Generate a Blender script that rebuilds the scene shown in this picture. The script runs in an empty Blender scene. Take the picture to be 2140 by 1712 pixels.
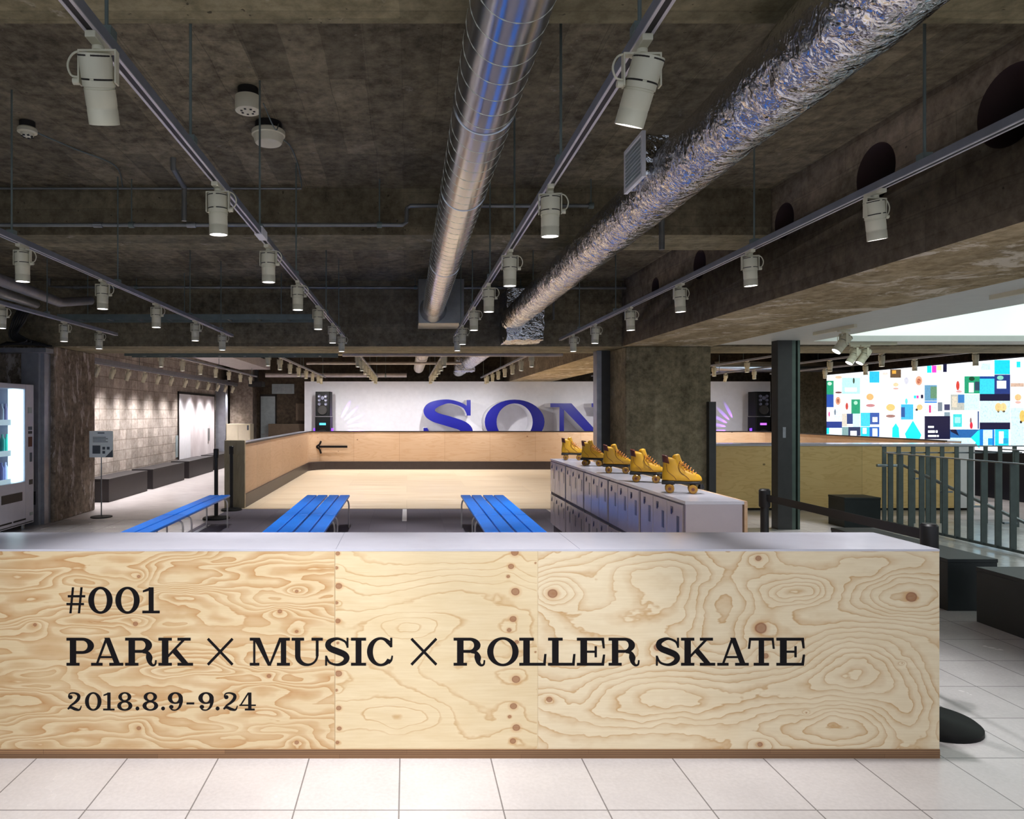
import bpy, bmesh, math, random
import numpy as np
from mathutils import Vector, Matrix
random.seed(7)
np.random.seed(7)
PI = math.pi
S = bpy.context.scene
COL = S.collection
# ------------------------------------------------------------------ camera
F = 1446.0; VX, VY = 850.0, 864.0; CH = 1.52
cam_data = bpy.data.cameras.new('camera'); cam = bpy.data.objects.new('camera', cam_data); COL.objects.link(cam)
cam.location = (0, 0, CH); cam.rotation_euler = (PI/2, 0, 0)
cam_data.sensor_width = 36; cam_data.lens = 36*F/2140
cam_data.shift_x = (1070-VX)/2140; cam_data.shift_y = (VY-856)/2140
cam_data.clip_start = .05; cam_data.clip_end = 200
S.camera = cam
# ------------------------------------------------------------------ world, light levels, exposure
W = bpy.data.worlds.new('world'); S.world = W; W.use_nodes = True
W.node_tree.nodes['Background'].inputs[0].default_value = (.80, .88, 1, 1)
W.node_tree.nodes['Background'].inputs[1].default_value = .5
S.view_settings.view_transform = 'Standard'; S.view_settings.look = 'None'
S.view_settings.exposure = 0.6; S.view_settings.gamma = 1; S.view_settings.use_curve_mapping = False
P_NEAR, P_FAR, P_WASH, P_FRONT, P_LED, P_BOX = 58, 50, 92, 45, 1.1, .56
SPOT_COL = (1.0, .975, .98); P_WALL = 112

# ------------------------------------------------------------------ helpers
def px(x, y, d):
    return Vector(((x-VX)*d/F, d, CH-(y-VY)*d/F))
def lin(c):
    return tuple((v/255/12.92 if v/255 <= .04045 else ((v/255+.055)/1.055)**2.4) for v in c) + (1,)

class MB:
    def __init__(s): s.v, s.f, s.m = [], [], []
    def add(s, vs, fs, mi=0):
        o = len(s.v); s.v += [tuple(p) for p in vs]
        for f in fs: s.f.append([o+i for i in f]); s.m.append(mi)
        return s
    def box(s, x0, x1, y0, y1, z0, z1, mi=0):
        v = [(x, y, z) for z in (z0, z1) for y in (y0, y1) for x in (x0, x1)]
        return s.add(v, [(0,2,3,1),(4,5,7,6),(0,1,5,4),(2,6,7,3),(0,4,6,2),(1,3,7,5)], mi)
    def obox(s, p, q, w, h, mi=0, up=(0,0,1)):
        p, q = Vector(p), Vector(q); t = (q-p).normalized(); u = Vector(up)
        a = t.cross(u)
        if a.length < 1e-4: a = t.cross(Vector((1,0,0)))
        a.normalize(); b = a.cross(t); a *= w/2; b *= h/2
        v = [p-a-b, p+a-b, p+a+b, p-a+b, q-a-b, q+a-b, q+a+b, q-a+b]
        return s.add(v, [(3,2,1,0),(4,5,6,7),(0,1,5,4),(1,2,6,5),(2,3,7,6),(3,0,4,7)], mi)
    def tube(s, pts, r, n=10, mi=0, caps=True, closed=False):
        pts = [Vector(p) for p in pts]; k = len(pts); rs = r if isinstance(r, (list, tuple)) else [r]*k
        vs, prev = [], None
        for i, p in enumerate(pts):
            a = pts[i-1] if (i or closed) else p; b = pts[(i+1) % k] if (i < k-1 or closed) else p
            t = (b-a).normalized()
            if prev is None:
                u = t.cross(Vector((0,0,1)))
                if u.length < 1e-3: u = t.cross(Vector((0,1,0)))
            else:
                u = prev - t*prev.dot(t)
            u.normalize(); prev = u; w = t.cross(u)
            vs += [p+(u*math.cos(2*PI*j/n)+w*math.sin(2*PI*j/n))*rs[i] for j in range(n)]
        fs = []
        for i in range(k if closed else k-1):
            i2 = (i+1) % k
            for j in range(n):
                j2 = (j+1) % n; fs.append((i*n+j, i*n+j2, i2*n+j2, i2*n+j))
        if caps and not closed: fs += [tuple(range(n-1, -1, -1)), tuple((k-1)*n+j for j in range(n))]
        return s.add(vs, fs, mi)
    def cyl(s, p, q, r, n=16, mi=0): return s.tube([p, q], r, n, mi)
    def lathe(s, prof, c=(0,0,0), n=24, mi=0, axis='z', caps=True):
        vs, fs = [], []; k = len(prof)
        for (r, h) in prof:
            for j in range(n):
                a = 2*PI*j/n; x, y = r*math.cos(a), r*math.sin(a)
                vs.append({'z': (c[0]+x, c[1]+y, c[2]+h), 'x': (c[0]+h, c[1]+x, c[2]+y), 'y': (c[0]+y, c[1]+h, c[2]+x)}[axis])
        for i in range(k-1):
            for j in range(n):
                j2 = (j+1) % n; fs.append((i*n+j, i*n+j2, (i+1)*n+j2, (i+1)*n+j))
        if caps: fs += [tuple(range(n-1, -1, -1)), tuple((k-1)*n+j for j in range(n))]
        return s.add(vs, fs, mi)
    def prism(s, poly, fn, h0, h1, mi=0, ms=None):
        n = len(poly); ms = mi if ms is None else ms
        v = [fn(a, b, h0) for a, b in poly]+[fn(a, b, h1) for a, b in poly]
        s.add(v, [tuple(range(n-1, -1, -1)), tuple(range(n, 2*n))], mi)
        return s.add(v, [(i, (i+1) % n, (i+1) % n+n, i+n) for i in range(n)], ms)
    def build(s, name, mats, parent=None, bevel=0, loc=None, flat=False, recalc=True):
        me = bpy.data.meshes.new(name); me.from_pydata(s.v, [], s.f)
        if not isinstance(mats, (list, tuple)): mats = [mats]
        for m in mats: me.materials.append(m)
        if len(mats) > 1: me.polygons.foreach_set('material_index', s.m)
        if recalc:
            b = bmesh.new(); b.from_mesh(me); bmesh.ops.recalc_face_normals(b, faces=b.faces); b.to_mesh(me); b.free()
        if not flat:
            me.polygons.foreach_set('use_smooth', [True]*len(me.polygons)); me.set_sharp_from_angle(angle=math.radians(35))
        me.update()
        o = bpy.data.objects.new(name, me); COL.objects.link(o)
        if parent: o.parent = parent
        if loc: o.location = loc
        if bevel:
            md = o.modifiers.new('bevel', 'BEVEL'); md.width = bevel; md.segments = 2; md.limit_method = 'ANGLE'
        return o

def tag(o, label=None, cat=None, group=None, kind=None):
    if label: o['label'] = label
    if cat: o['category'] = cat
    if group: o['group'] = group
    if kind: o['kind'] = kind
    return o
def thing(name, label, cat, loc=(0,0,0), rz=0, group=None):
    o = bpy.data.objects.new(name, None); COL.objects.link(o); o.location = loc; o.rotation_euler = (0,0,rz)
    o.empty_display_size = .1
    return tag(o, label, cat, group)
def struct(o, label=None, cat=None): return tag(o, label, cat, None, 'structure')
def copy_tree(o, parent=None):
    c = o.copy(); COL.objects.link(c); c.parent = parent
    for ch in o.children: copy_tree(ch, c)
    return c
ORD = 'first second third fourth fifth sixth seventh eighth ninth tenth eleventh twelfth thirteenth'.split()

# ------------------------------------------------------------------ materials
class NT:
    def __init__(s, name):
        s.m = bpy.data.materials.new(name); s.m.use_nodes = True; s.t = s.m.node_tree; s.t.nodes.clear()
        s.out = s.n('ShaderNodeOutputMaterial'); s.b = s.n('ShaderNodeBsdfPrincipled'); s.l(s.b.outputs[0], s.out.inputs[0])
    def n(s, ty, **kw):
        x = s.t.nodes.new(ty)
        for k, v in kw.items(): setattr(x, k, v)
        return x
    def l(s, a, b): s.t.links.new(a, b)
    def set(s, **kw):
        for k, v in kw.items():
            i = s.b.inputs[k.replace('_', ' ')]
            if hasattr(v, 'links') or hasattr(v, 'is_linked'): s.l(v, i)
            else: i.default_value = v
    def coord(s, scale=(1,1,1), order='xyz', loc=(0,0,0), which='Object'):
        c = s.n('ShaderNodeTexCoord').outputs[which]
        if order != 'xyz':
            sp = s.n('ShaderNodeSeparateXYZ'); s.l(c, sp.inputs[0]); cb = s.n('ShaderNodeCombineXYZ')
            for i, ch in enumerate(order): s.l(sp.outputs['xyz'.index(ch)], cb.inputs[i])
            c = cb.outputs[0]
        m = s.n('ShaderNodeMapping'); m.inputs['Scale'].default_value = scale; m.inputs['Location'].default_value = loc
        s.l(c, m.inputs[0]); return m.outputs[0]
    def noise(s, vec, scale, detail=4, rough=.55, dist=0):
        x = s.n('ShaderNodeTexNoise'); s.l(vec, x.inputs['Vector'])
        x.inputs['Scale'].default_value = scale; x.inputs['Detail'].default_value = detail
        x.inputs['Roughness'].default_value = rough; x.inputs['Distortion'].default_value = dist
        return x.outputs['Fac']
    def ramp(s, fac, stops, interp='LINEAR'):
        x = s.n('ShaderNodeValToRGB'); x.color_ramp.interpolation = interp; e = x.color_ramp.elements
        while len(e) < len(stops): e.new(.5)
        for k, (p, c) in enumerate(stops): e[k].position = p; e[k].color = c if len(c) == 4 else lin(c)
        s.l(fac, x.inputs[0]); return x.outputs[0]
    def mix(s, fac, a, b, mode='MIX'):
        x = s.n('ShaderNodeMix', data_type='RGBA', blend_type=mode)
        for k, v in ((0, fac), (6, a), (7, b)):
            if hasattr(v, 'is_linked'): s.l(v, x.inputs[k])
            else: x.inputs[k].default_value = v
        return x.outputs[2]
    def math(s, op, a, b=None, c=None):
        x = s.n('ShaderNodeMath', operation=op)
        for k, v in enumerate((a, b, c)):
            if v is None: continue
            if hasattr(v, 'is_linked'): s.l(v, x.inputs[k])
            else: x.inputs[k].default_value = v
        return x.outputs[0]
    def bump(s, h, strength=.3, dist=.01):
        x = s.n('ShaderNodeBump'); x.inputs['Strength'].default_value = strength; x.inputs['Distance'].default_value = dist
        s.l(h, x.inputs['Height']); s.l(x.outputs[0], s.b.inputs['Normal'])
    def brick(s, vec, w, h, c1, c2, mortar, msize=.006, off=.5, bias=0, smooth=.1):
        x = s.n('ShaderNodeTexBrick', offset=off, squash=1); s.l(vec, x.inputs['Vector'])
        for k, v in (('Color1', c1), ('Color2', c2), ('Mortar', mortar), ('Scale', 1), ('Mortar Size', msize), ('Mortar Smooth', smooth), ('Bias', bias), ('Brick Width', w), ('Row Height', h)):
            x.inputs[k].default_value = v
        return x

BK = (0,0,0,1); WH = (1,1,1,1)
def plain(name, rgb, rough=.5, metal=0, noise=.04, spec=.5):
    t = NT(name); v = t.coord()
    f = t.noise(v, 9, 3)
    c = lin(rgb); d = tuple(max(0, x*(1-noise*3)) for x in c[:3])+(1,); u = tuple(min(1, x*(1+noise*3)) for x in c[:3])+(1,)
    t.set(Base_Color=t.ramp(f, [(.3, d), (.7, u)]), Roughness=rough, Metallic=metal, Specular_IOR_Level=spec)
    return t.m
def emit(name, rgb, strength):
    t = NT(name); t.set(Base_Color=lin(rgb), Emission_Color=lin(rgb), Emission_Strength=strength, Roughness=.4); return t.m
def concrete(name, dark, mid, light, order='xyz', bw=.9, bh=.11, board=.35, chalk=.25, msize=.004, rough=.85, scale=1.0, chalk_rgb=(165,158,150), streak=None, ckt=(.64,.72), cks=7):
    t = NT(name); v = t.coord(order=order); v0 = t.coord()
    n1 = t.noise(v0, 1.6*scale, 8, .65); n2 = t.noise(v0, 11*scale, 6, .7)
    col = t.ramp(n1, [(.3, dark), (.5, mid), (.7, light)])
    col = t.mix(.5, col, t.ramp(n2, [(.36, dark), (.66, light)]))
    if bw:
        wob = t.n('ShaderNodeVectorMath', operation='ADD'); t.l(v, wob.inputs[0])
        nz = t.n('ShaderNodeTexNoise'); nz.inputs['Scale'].default_value = 2; t.l(v, nz.inputs['Vector'])
        sc = t.n('ShaderNodeVectorMath', operation='SCALE'); sc.inputs['Scale'].default_value = .05; t.l(nz.outputs['Color'], sc.inputs[0]); t.l(sc.outputs[0], wob.inputs[1])
        b = t.brick(wob.outputs[0], bw, bh, (.48,.47,.45,1), (1.25,1.22,1.18,1), (.5,.49,.47,1), msize, smooth=.45)
        col = t.mix(board, col, b.outputs['Color'], 'MULTIPLY')
        b2 = t.brick(t.coord(order=order, loc=(.37,.21,0)), bw*2.3, bh*3, (.7,.68,.66,1), (1.15,1.12,1.1,1), (.5,.5,.5,1), msize)
        col = t.mix(board*.8, col, b2.outputs['Color'], 'MULTIPLY')
    ck = t.noise(t.coord(scale=streak or (1,1,1), loc=(3,1,2)), cks*scale, 5, .75, .6)
    ck = t.ramp(ck, [(ckt[0], BK), (ckt[1], WH)])
    ck = t.math('MULTIPLY', ck, chalk)
    col = t.mix(ck, col, lin(chalk_rgb))
    hl = t.ramp(t.noise(v0, 30, 2, .5), [(.24, WH), (.29, BK)])
    col = t.mix(t.math('MULTIPLY', hl, .7), col, lin((22,17,14)))
    t.set(Base_Color=col, Roughness=rough, Specular_IOR_Level=.25)
    t.bump(t.math('ADD', n2, t.math('MULTIPLY', n1, .6)), .2, .01)
    return t.m
def plywood(name, base, line, knot, order='xzy', dens=9, stretch=(.55,3.2,1), seam=1.22, seamh=3.0, contrast=.55, pale=None):
    t = NT(name); v = t.coord(scale=stretch, order=order)
    f = t.noise(v, 1.3, 3, .5, .3); g = t.math('FRACT', t.math('MULTIPLY', f, dens))
    lines = t.ramp(g, [(0, BK), (.55, (.15,.15,.15,1)), (.9, WH), (1, BK)])
    fine = t.noise(t.coord(scale=(2,60,2), order=order), 3, 3)
    col = t.mix(t.math('MULTIPLY', lines, contrast), lin(base), lin(line))
    col = t.mix(t.math('MULTIPLY', t.ramp(t.noise(t.coord(order=order), .9, 2), [(.35, BK), (.7, WH)]), .35), col, lin(pale or line))
    col = t.mix(.10, col, t.ramp(fine, [(.3, lin(line)), (.7, lin(base))]))
    vo = t.n('ShaderNodeTexVoronoi'); vo.inputs['Scale'].default_value = 2.6; t.l(t.coord(scale=(1,1.3,1), order=order), vo.inputs['Vector'])
    kn = t.ramp(vo.outputs['Distance'], [(.035, WH), (.07, BK)])
    col = t.mix(t.math('MULTIPLY', kn, .75), col, lin(knot))
    b = t.brick(t.coord(order=order, loc=(.2,.5,0)), seam, seamh, (.93,.93,.93,1), (1.04,1.04,1.04,1), (.62,.58,.54,1), .003, 0)
    col = t.mix(1, col, b.outputs['Color'], 'MULTIPLY')
    t.set(Base_Color=col, Roughness=.5, Specular_IOR_Level=.35); return t.m

M = {}
M['slab'] = concrete('slab_concrete', (62,56,44), (114,106,87), (162,152,128), 'yxz', 1.1, .2, .6, .5, .003)
M['beam_cross'] = concrete('cross_beam_concrete', (76,70,56), (118,108,88), (158,147,122), 'xzy', 1.6, .14, .4, .22, .004)
M['beam_long'] = concrete('long_beam_concrete', (74,66,55), (112,101,86), (146,134,116), 'yzx', 1.9, .16, .4, .14, .005)
M['beam_soffit'] = concrete('beam_soffit_concrete', (108,92,64), (170,150,114), (216,200,168), 'yxz', 1.3, .12, .3, .9, .004, chalk_rgb=(225,216,200), ckt=(.56,.63), cks=2.4)  # light from floor and screen put into the lighter underside tones; chalk patches on top
M['soffit_x'] = concrete('cross_soffit_concrete', (92,86,64), (134,126,98), (170,160,130), 'xyz', 1.5, .13, .45, .4, .004, chalk_rgb=(205,196,180), ckt=(.6,.66), cks=3)
M['column'] = concrete('pillar_concrete', (88,82,64), (136,127,103), (178,168,142), 'zxy', 2.4, .12, .3, .3, .003, streak=(2.2,2.2,.5))
M['column_left'] = concrete('pillar_left_concrete', (70,60,52), (120,107,94), (172,158,144), 'zyx', 2.4, .12, .3, .7, .003, chalk_rgb=(200,190,188), streak=(2.4,2.4,.7), ckt=(.55,.62), cks=3.2)
M['backwall'] = concrete('rear_wall_concrete', (50,42,35), (76,66,55), (102,90,76), 'xzy', 1.8, .9, .3, .12)
def block_wall():
    t = NT('block_wall'); v = t.coord(order='yzx'); v0 = t.coord()
    n = t.noise(v0, 2.2, 7, .65); n2 = t.noise(v0, 14, 5, .7)
    c = t.ramp(n, [(.3, (120,108,98)), (.5, (160,148,138)), (.75, (200,190,182))])
    c = t.mix(.4, c, t.ramp(n2, [(.3, (110,98,88)), (.7, (210,202,196))]))
    b = t.brick(v, .3, .2, (.74,.73,.72,1), (1.12,1.1,1.1,1), (.55,.52,.49,1), .008, 0)
    t.set(Base_Color=t.mix(1, c, b.outputs['Color'], 'MULTIPLY'), Roughness=.8); t.bump(b.outputs['Fac'], -.3, .01); return t.m
M['block'] = block_wall()
def tiles():
    t = NT('floor_tiles'); v = t.coord(loc=(.03, .15, 0))
    n = t.noise(t.coord(), 3, 4); n3 = t.noise(t.coord(), 60, 2)
    c = t.mix(.4, t.ramp(n, [(.3, (196,191,192)), (.7, (212,208,208))]), t.ramp(n3, [(.3, (192,188,188)), (.7, (214,210,210))]))
    b = t.brick(v, .4, .4, (.96,.96,.96,1), (1,1,1,1), (.34,.33,.33,1), .0028, 0, smooth=.0)
    t.set(Base_Color=t.mix(1, c, b.outputs['Color'], 'MULTIPLY'), Roughness=t.ramp(n, [(.3, (.16,.16,.16,1)), (.7, (.28,.28,.28,1))]), Specular_IOR_Level=.5)
    t.bump(b.outputs['Fac'], -.1, .002); return t.m
M['tiles'] = tiles()
def polished():
    t = NT('polished_concrete'); n = t.noise(t.coord(), 1.3, 7, .65); n2 = t.noise(t.coord(scale=(1,2.5,1)), 4, 5)
    c = t.mix(.45, t.ramp(n, [(.3, (168,158,156)), (.7, (205,197,195))]), t.ramp(n2, [(.3, (160,150,148)), (.7, (214,206,204))]))
    t.set(Base_Color=c, Roughness=.3); return t.m
M['polished'] = polished()
def rinkmat():
    t = NT('rink_floor'); v = t.coord()
    b = t.brick(v, 2.4, 1.2, (.93,.93,.93,1), (1.04,1.04,1.04,1), (.86,.84,.8,1), .004, .5)
    n = t.noise(t.coord(scale=(.35,6,1)), 2.2, 4)
    c = t.ramp(n, [(.3, (205,180,146)), (.5, (222,202,172)), (.72, (234,218,194))])
    t.set(Base_Color=t.mix(1, c, b.outputs['Color'], 'MULTIPLY'), Roughness=.38); return t.m
M['rink'] = rinkmat()
def carpetm():
    t = NT('carpet_tiles'); n = t.noise(t.coord(), 160, 2); b = t.brick(t.coord(), .5, .5, (.9,.9,.9,1), (1.05,1.05,1.05,1), (.85,.85,.85,1), .004, 0)
    t.set(Base_Color=t.mix(1, t.ramp(n, [(.3, (92,88,97)), (.7, (128,122,132))]), b.outputs['Color'], 'MULTIPLY'), Roughness=.95, Specular_IOR_Level=.1); t.bump(n, .4, .004); return t.m
M['carpet'] = carpetm()
M['ply_rink'] = plywood('rink_plywood', (208,178,148), (190,152,116), (110,70,48), 'xzy', 9, contrast=.5)
M['ply_side'] = plywood('rink_plywood_side', (206,176,146), (188,150,116), (110,70,48), 'yzx', 9, contrast=.45)
M['ply_desk'] = plywood('desk_plywood', (240,208,146), (212,172,108), (84,56,34), 'xzy', 10, contrast=.5, stretch=(.8,3.6,1))
M['post_wood'] = plywood('post_wood', (186,174,146), (154,142,114), (60,50,40), 'zxy', 12, contrast=.5, seam=9, seamh=9)
M['ply_edge'] = None
def plyedge():
    t = NT('plywood_edge'); v = t.coord()
    sp = t.n('ShaderNodeSeparateXYZ'); t.l(v, sp.inputs[0])
    w = t.math('FRACT', t.math('MULTIPLY', sp.outputs[2], 110))
    c = t.ramp(w, [(0, (150,112,76)), (.45, (176,138,98)), (.55, (104,72,48)), (1, (122,88,60))], 'LINEAR')
    b = t.brick(t.coord(order='xzy'), .8, .02, (.62,.62,.62,1), (1.1,1.1,1.1,1), (.5,.45,.4,1), .001, .37)
    t.set(Base_Color=t.mix(.8, c, b.outputs['Color'], 'MULTIPLY'), Roughness=.6); return t.m
M['ply_edge'] = plyedge()
M['black'] = plain('black_satin', (20,19,22), .45)
M['blackm'] = plain('black_metal', (6,6,7), .55, 0, spec=.2)
M['kick'] = plain('dark_kickplate', (52,42,42), .4)
M['bench_dark'] = plain('dark_stained_board', (30,24,26), .5)
M['bench_char'] = plain('charcoal_board', (30,36,38), .45)
M['white'] = plain('white_paint', (232,231,236), .5, noise=.01)
M['white_gloss'] = plain('white_laminate', (198,198,210), .16, noise=.008)
M['ceil_white'] = plain('white_ceiling', (214,216,214), .6, noise=.01)
M['steel'] = plain('galvanised_steel', (150,152,154), .35, .8)
M['pipe'] = plain('pipe_steel', (130,132,132), .4, .6)
M['rod'] = plain('hanger_steel', (110,122,120), .5, .35)
M['seam'] = plain('spiral_seam_zinc', (206,212,200), .4, .1)
M['track_side'] = plain('track_side_shaded', (126,130,140), .42, .25)  # rail sides in a darker copy, shade put into the colour
M['track'] = plain('track_aluminium', (205,200,208), .42, .25)  # paler copy for the bottom lips, brightness put into the colour
M['track_slot'] = plain('track_slot', (22,18,24), .5)
M['cream'] = plain('cream_enamel', (212,207,184), .42, noise=.015)
M['slot'] = plain('vent_slot', (30,26,24), .7)
M['lens'] = emit('spot_lens', (244,240,255), 5.0)
M['lens_far'] = emit('spot_lens_far', (250,246,255), 3.0)
M['post_grey'] = plain('grey_steel_post', (150,153,162), .3, .4)
M['post_dark'] = plain('dark_steel_post', (58,58,58), .4, .2)
M['post_green'] = plain('green_grey_channel', (84,100,92), .35, .3)
M['rail'] = plain('rail_grey_paint', (92,102,102), .4, .3)
M['rail_top'] = plain('rail_bright_steel', (160,168,176), .3, .8)
M['blue'] = plain('bench_blue', (12,124,238), .38, noise=.02)
M['chrome'] = plain('bench_tube', (190,186,186), .3, .55)
M['locker'] = plain('locker_grey', (176,168,176), .38, noise=.01)
M['locker_door'] = plain('locker_door_grey', (192,180,186), .2, noise=.01)
M['locker_dark'] = plain('locker_gap', (84,76,84), .6)
M['handle'] = plain('locker_handle', (92,92,108), .35, .4)
M['keytag'] = plain('key_blue', (44,50,110), .4)
M['lettering'] = plain('black_vinyl', (10,6,9), .6, spec=.2)
M['sonyblue'] = plain('sign_blue', (14,19,128), .35, noise=.01)
M['skate'] = plain('yellow_leather', (210,158,34), .42, noise=.02)
M['skate_brown'] = plain('brown_leather', (92,40,24), .5)
M['lace'] = plain('tan_lace', (190,120,40), .6)
M['wheel'] = plain('amber_wheel', (150,108,34), .25)
M['sheet'] = plain('sign_sheet', (238,246,250), .5, noise=.01)
M['ink'] = plain('sign_ink', (84,92,104), .6)
M['door_pale'] = None
def doorm():
    t = NT('pale_door'); n = t.noise(t.coord(scale=(1,1,.5)), 2, 5, .6)
    t.set(Base_Color=t.ramp(n, [(.3, (196,184,186)), (.7, (232,224,226))]), Roughness=.5); return t.m
M['door_pale'] = doorm()
M['frost'] = plain('frosted_panel', (150,162,166), .3)
M['cabinet_cream'] = plain('cabinet_cream', (226,214,188), .5, noise=.01)
M['brown_panel'] = plain('brown_panel', (98,82,64), .6)
M['insul'] = plain('grey_insulation', (120,120,126), .5, .3)
M['duct_far'] = plain('pale_duct_wrap', (176,168,168), .45, .25)
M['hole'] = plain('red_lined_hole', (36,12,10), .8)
M['led_frame'] = plain('screen_frame', (14,16,30), .4)
M['vend'] = plain('vending_white', (190,190,204), .35, noise=.01)
M['vend_glow'] = emit('vending_tube', (214,246,255), 1.0)
M['vend_back'] = emit('vending_inside', (70,120,170), .10)
M['price'] = emit('price_strip', (190,220,235), .35)
M['lightbox'] = emit('ceiling_lightbox', (236,252,244), P_BOX)
M['cable'] = plain('black_cable', (30,30,34), .5)
def spiralm():
    t = NT('spiral_duct_steel'); n = t.noise(t.coord(scale=(1,.15,1)), 14, 3)
    t.set(Base_Color=lin((196,198,204)), Metallic=1, Roughness=t.ramp(n, [(.3, (.17,.17,.17,1)), (.7, (.27,.27,.27,1))])); return t.m
M['spiral'] = spiralm()
def foilm():
    t = NT('crinkled_foil'); v = t.coord()
    nz = t.n('ShaderNodeTexNoise'); nz.inputs['Scale'].default_value = 9; nz.inputs['Detail'].default_value = 3; t.l(v, nz.inputs['Vector'])
    sc = t.n('ShaderNodeVectorMath', operation='SCALE'); sc.inputs['Scale'].default_value = .22; t.l(nz.outputs['Color'], sc.inputs[0])
    ad = t.n('ShaderNodeVectorMath', operation='ADD'); t.l(v, ad.inputs[0]); t.l(sc.outputs[0], ad.inputs[1])
    hs = []
    for q_, k_ in ((11, 1.0), (27, .45), (60, .16)):
        vo = t.n('ShaderNodeTexVoronoi', feature='F1'); vo.inputs['Scale'].default_value = q_; t.l(ad.outputs[0], vo.inputs['Vector']); hs.append(t.math('MULTIPLY', vo.outputs['Distance'], k_))
    h = t.math('ADD', hs[0], t.math('ADD', hs[1], hs[2]))
    t.set(Base_Color=lin((206,207,212)), Metallic=1, Roughness=.12); t.bump(h, .5, .02); return t.m
M['foil'] = foilm()

# ------------------------------------------------------------------ shell
YB0, YB1 = 9.64, 10.75          # main cross beam / pillar line
ZB = 2.453; ZS = 3.366; ZJ = 2.985
m = MB().box(-7, 14, -3, 9.9, -.1, 0); floor = m.build('floor', M['tiles']); struct(floor)
m = MB().box(-7, 14, 9.9, 22, -.1, 0); struct(m.build('floor_rear', M['polished']))
m = MB().box(-7, 14, -1.0, 22, ZS, ZS+.2); struct(m.build('ceiling', M['slab']))
def xbeam(name, y0, y1, z0, x0=-7, x1=2.99):
    m = MB().box(x0, x1, y0, y1, z0, ZS); m.m = [1 if i == 0 else 0 for i in range(len(m.f))]
    return struct(m.build(name, [M['beam_cross'], M['soffit_x']]))
xbeam('ceiling_beam_near', 2.05, 2.6, ZJ)
xbeam('ceiling_beam_middle', 5.68, 6.21, ZJ)
xbeam('ceiling_beam_main', YB0, YB1, ZB, -7, 14)
xbeam('ceiling_beam_rink', 13.5, 14.0, ZJ, -7, 2.99)
xbeam('ceiling_beam_rear', 17.1, 17.6, ZJ, -7, 2.99)
# long beam with round openings through its face
def beam_long(name, y0, y1, holes):
    X0, X1 = 3.0, 4.25
    b = bmesh.new()
    fn = lambda a, c, h: (h, a, c)
    mm = MB()
    mm.box(X0, X1, y0, y1, ZB, ZS)
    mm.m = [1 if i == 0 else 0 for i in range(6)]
    o = mm.build(name, [M['beam_long'], M['beam_soffit'], M['hole']]); struct(o)
    for (hy, hz, r) in holes:
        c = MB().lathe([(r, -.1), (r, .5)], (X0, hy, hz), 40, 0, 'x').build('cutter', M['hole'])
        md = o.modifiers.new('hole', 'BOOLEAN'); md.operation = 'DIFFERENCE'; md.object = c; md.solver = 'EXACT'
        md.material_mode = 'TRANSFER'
        bpy.context.view_layer.update()
    if holes:
        dg = bpy.context.evaluated_depsgraph_get(); me = bpy.data.meshes.new_from_object(o.evaluated_get(dg))
        cut = [md.object for md in o.modifiers]; o.modifiers.clear(); o.data = me
        for c in cut: bpy.data.objects.remove(c)
    return o
beam_long('ceiling_beam_side', -1.0, YB0, [(3.44, 3.05, .2), (4.43, 3.06, .185), (5.50, 3.05, .14), (7.09, 3.045, .15), (8.35, 3.04, .12)])
beam_long('ceiling_beam_side_rear', YB1, 21.3, [])
# pillars
struct(MB().box(3.05, 4.24, YB0, YB1, 0, ZB).build('column_right', M['column'], bevel=.015))
struct(MB().box(-6.2, -4.91, YB0, 10.9, 0, ZB).build('column_left', M['column_left'], bevel=.015))
struct(MB().box(-7.0, -6.2, 9.7, 10.0, 0, ZB).build('wall_left_front', M['backwall']))
struct(MB().box(-5.9, -5.6, 10.9, 21.3, 0, ZS).build('wall_left', M['block']))
struct(MB().box(-7, 14, 21.3, 21.6, 0, ZS).build('wall_back', M['backwall']))
struct(MB().box(13.6, 14, -1, 21.3, 0, ZS).build('wall_right', M['backwall']))
struct(MB().box(-7, -6.7, -1, 9.7, 0, ZS).build('wall_left_near', M['backwall']))
# white dropped ceiling to the right, with a luminous panel set in it
m = MB().box(4.26, 5.38, 1.5, 10.15, 2.475, 2.54).box(5.38, 13.6, 9.16, 10.15, 2.475, 2.54).box(5.38, 13.6, 1.5, 3.6, 2.475, 2.54)
m.box(5.38, 5.42, 3.6, 9.16, 2.54, 2.62).box(5.38, 13.6, 9.16, 9.2, 2.54, 2.62)
struct(m.build('ceiling_dropped', M['ceil_white']))
tag(MB().box(5.42, 13.6, 3.6, 9.16, 2.55, 2.59).build('ceiling_light_panel', M['lightbox']), 'large glowing white panel set into the dropped ceiling on the right', 'ceiling light')

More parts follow.
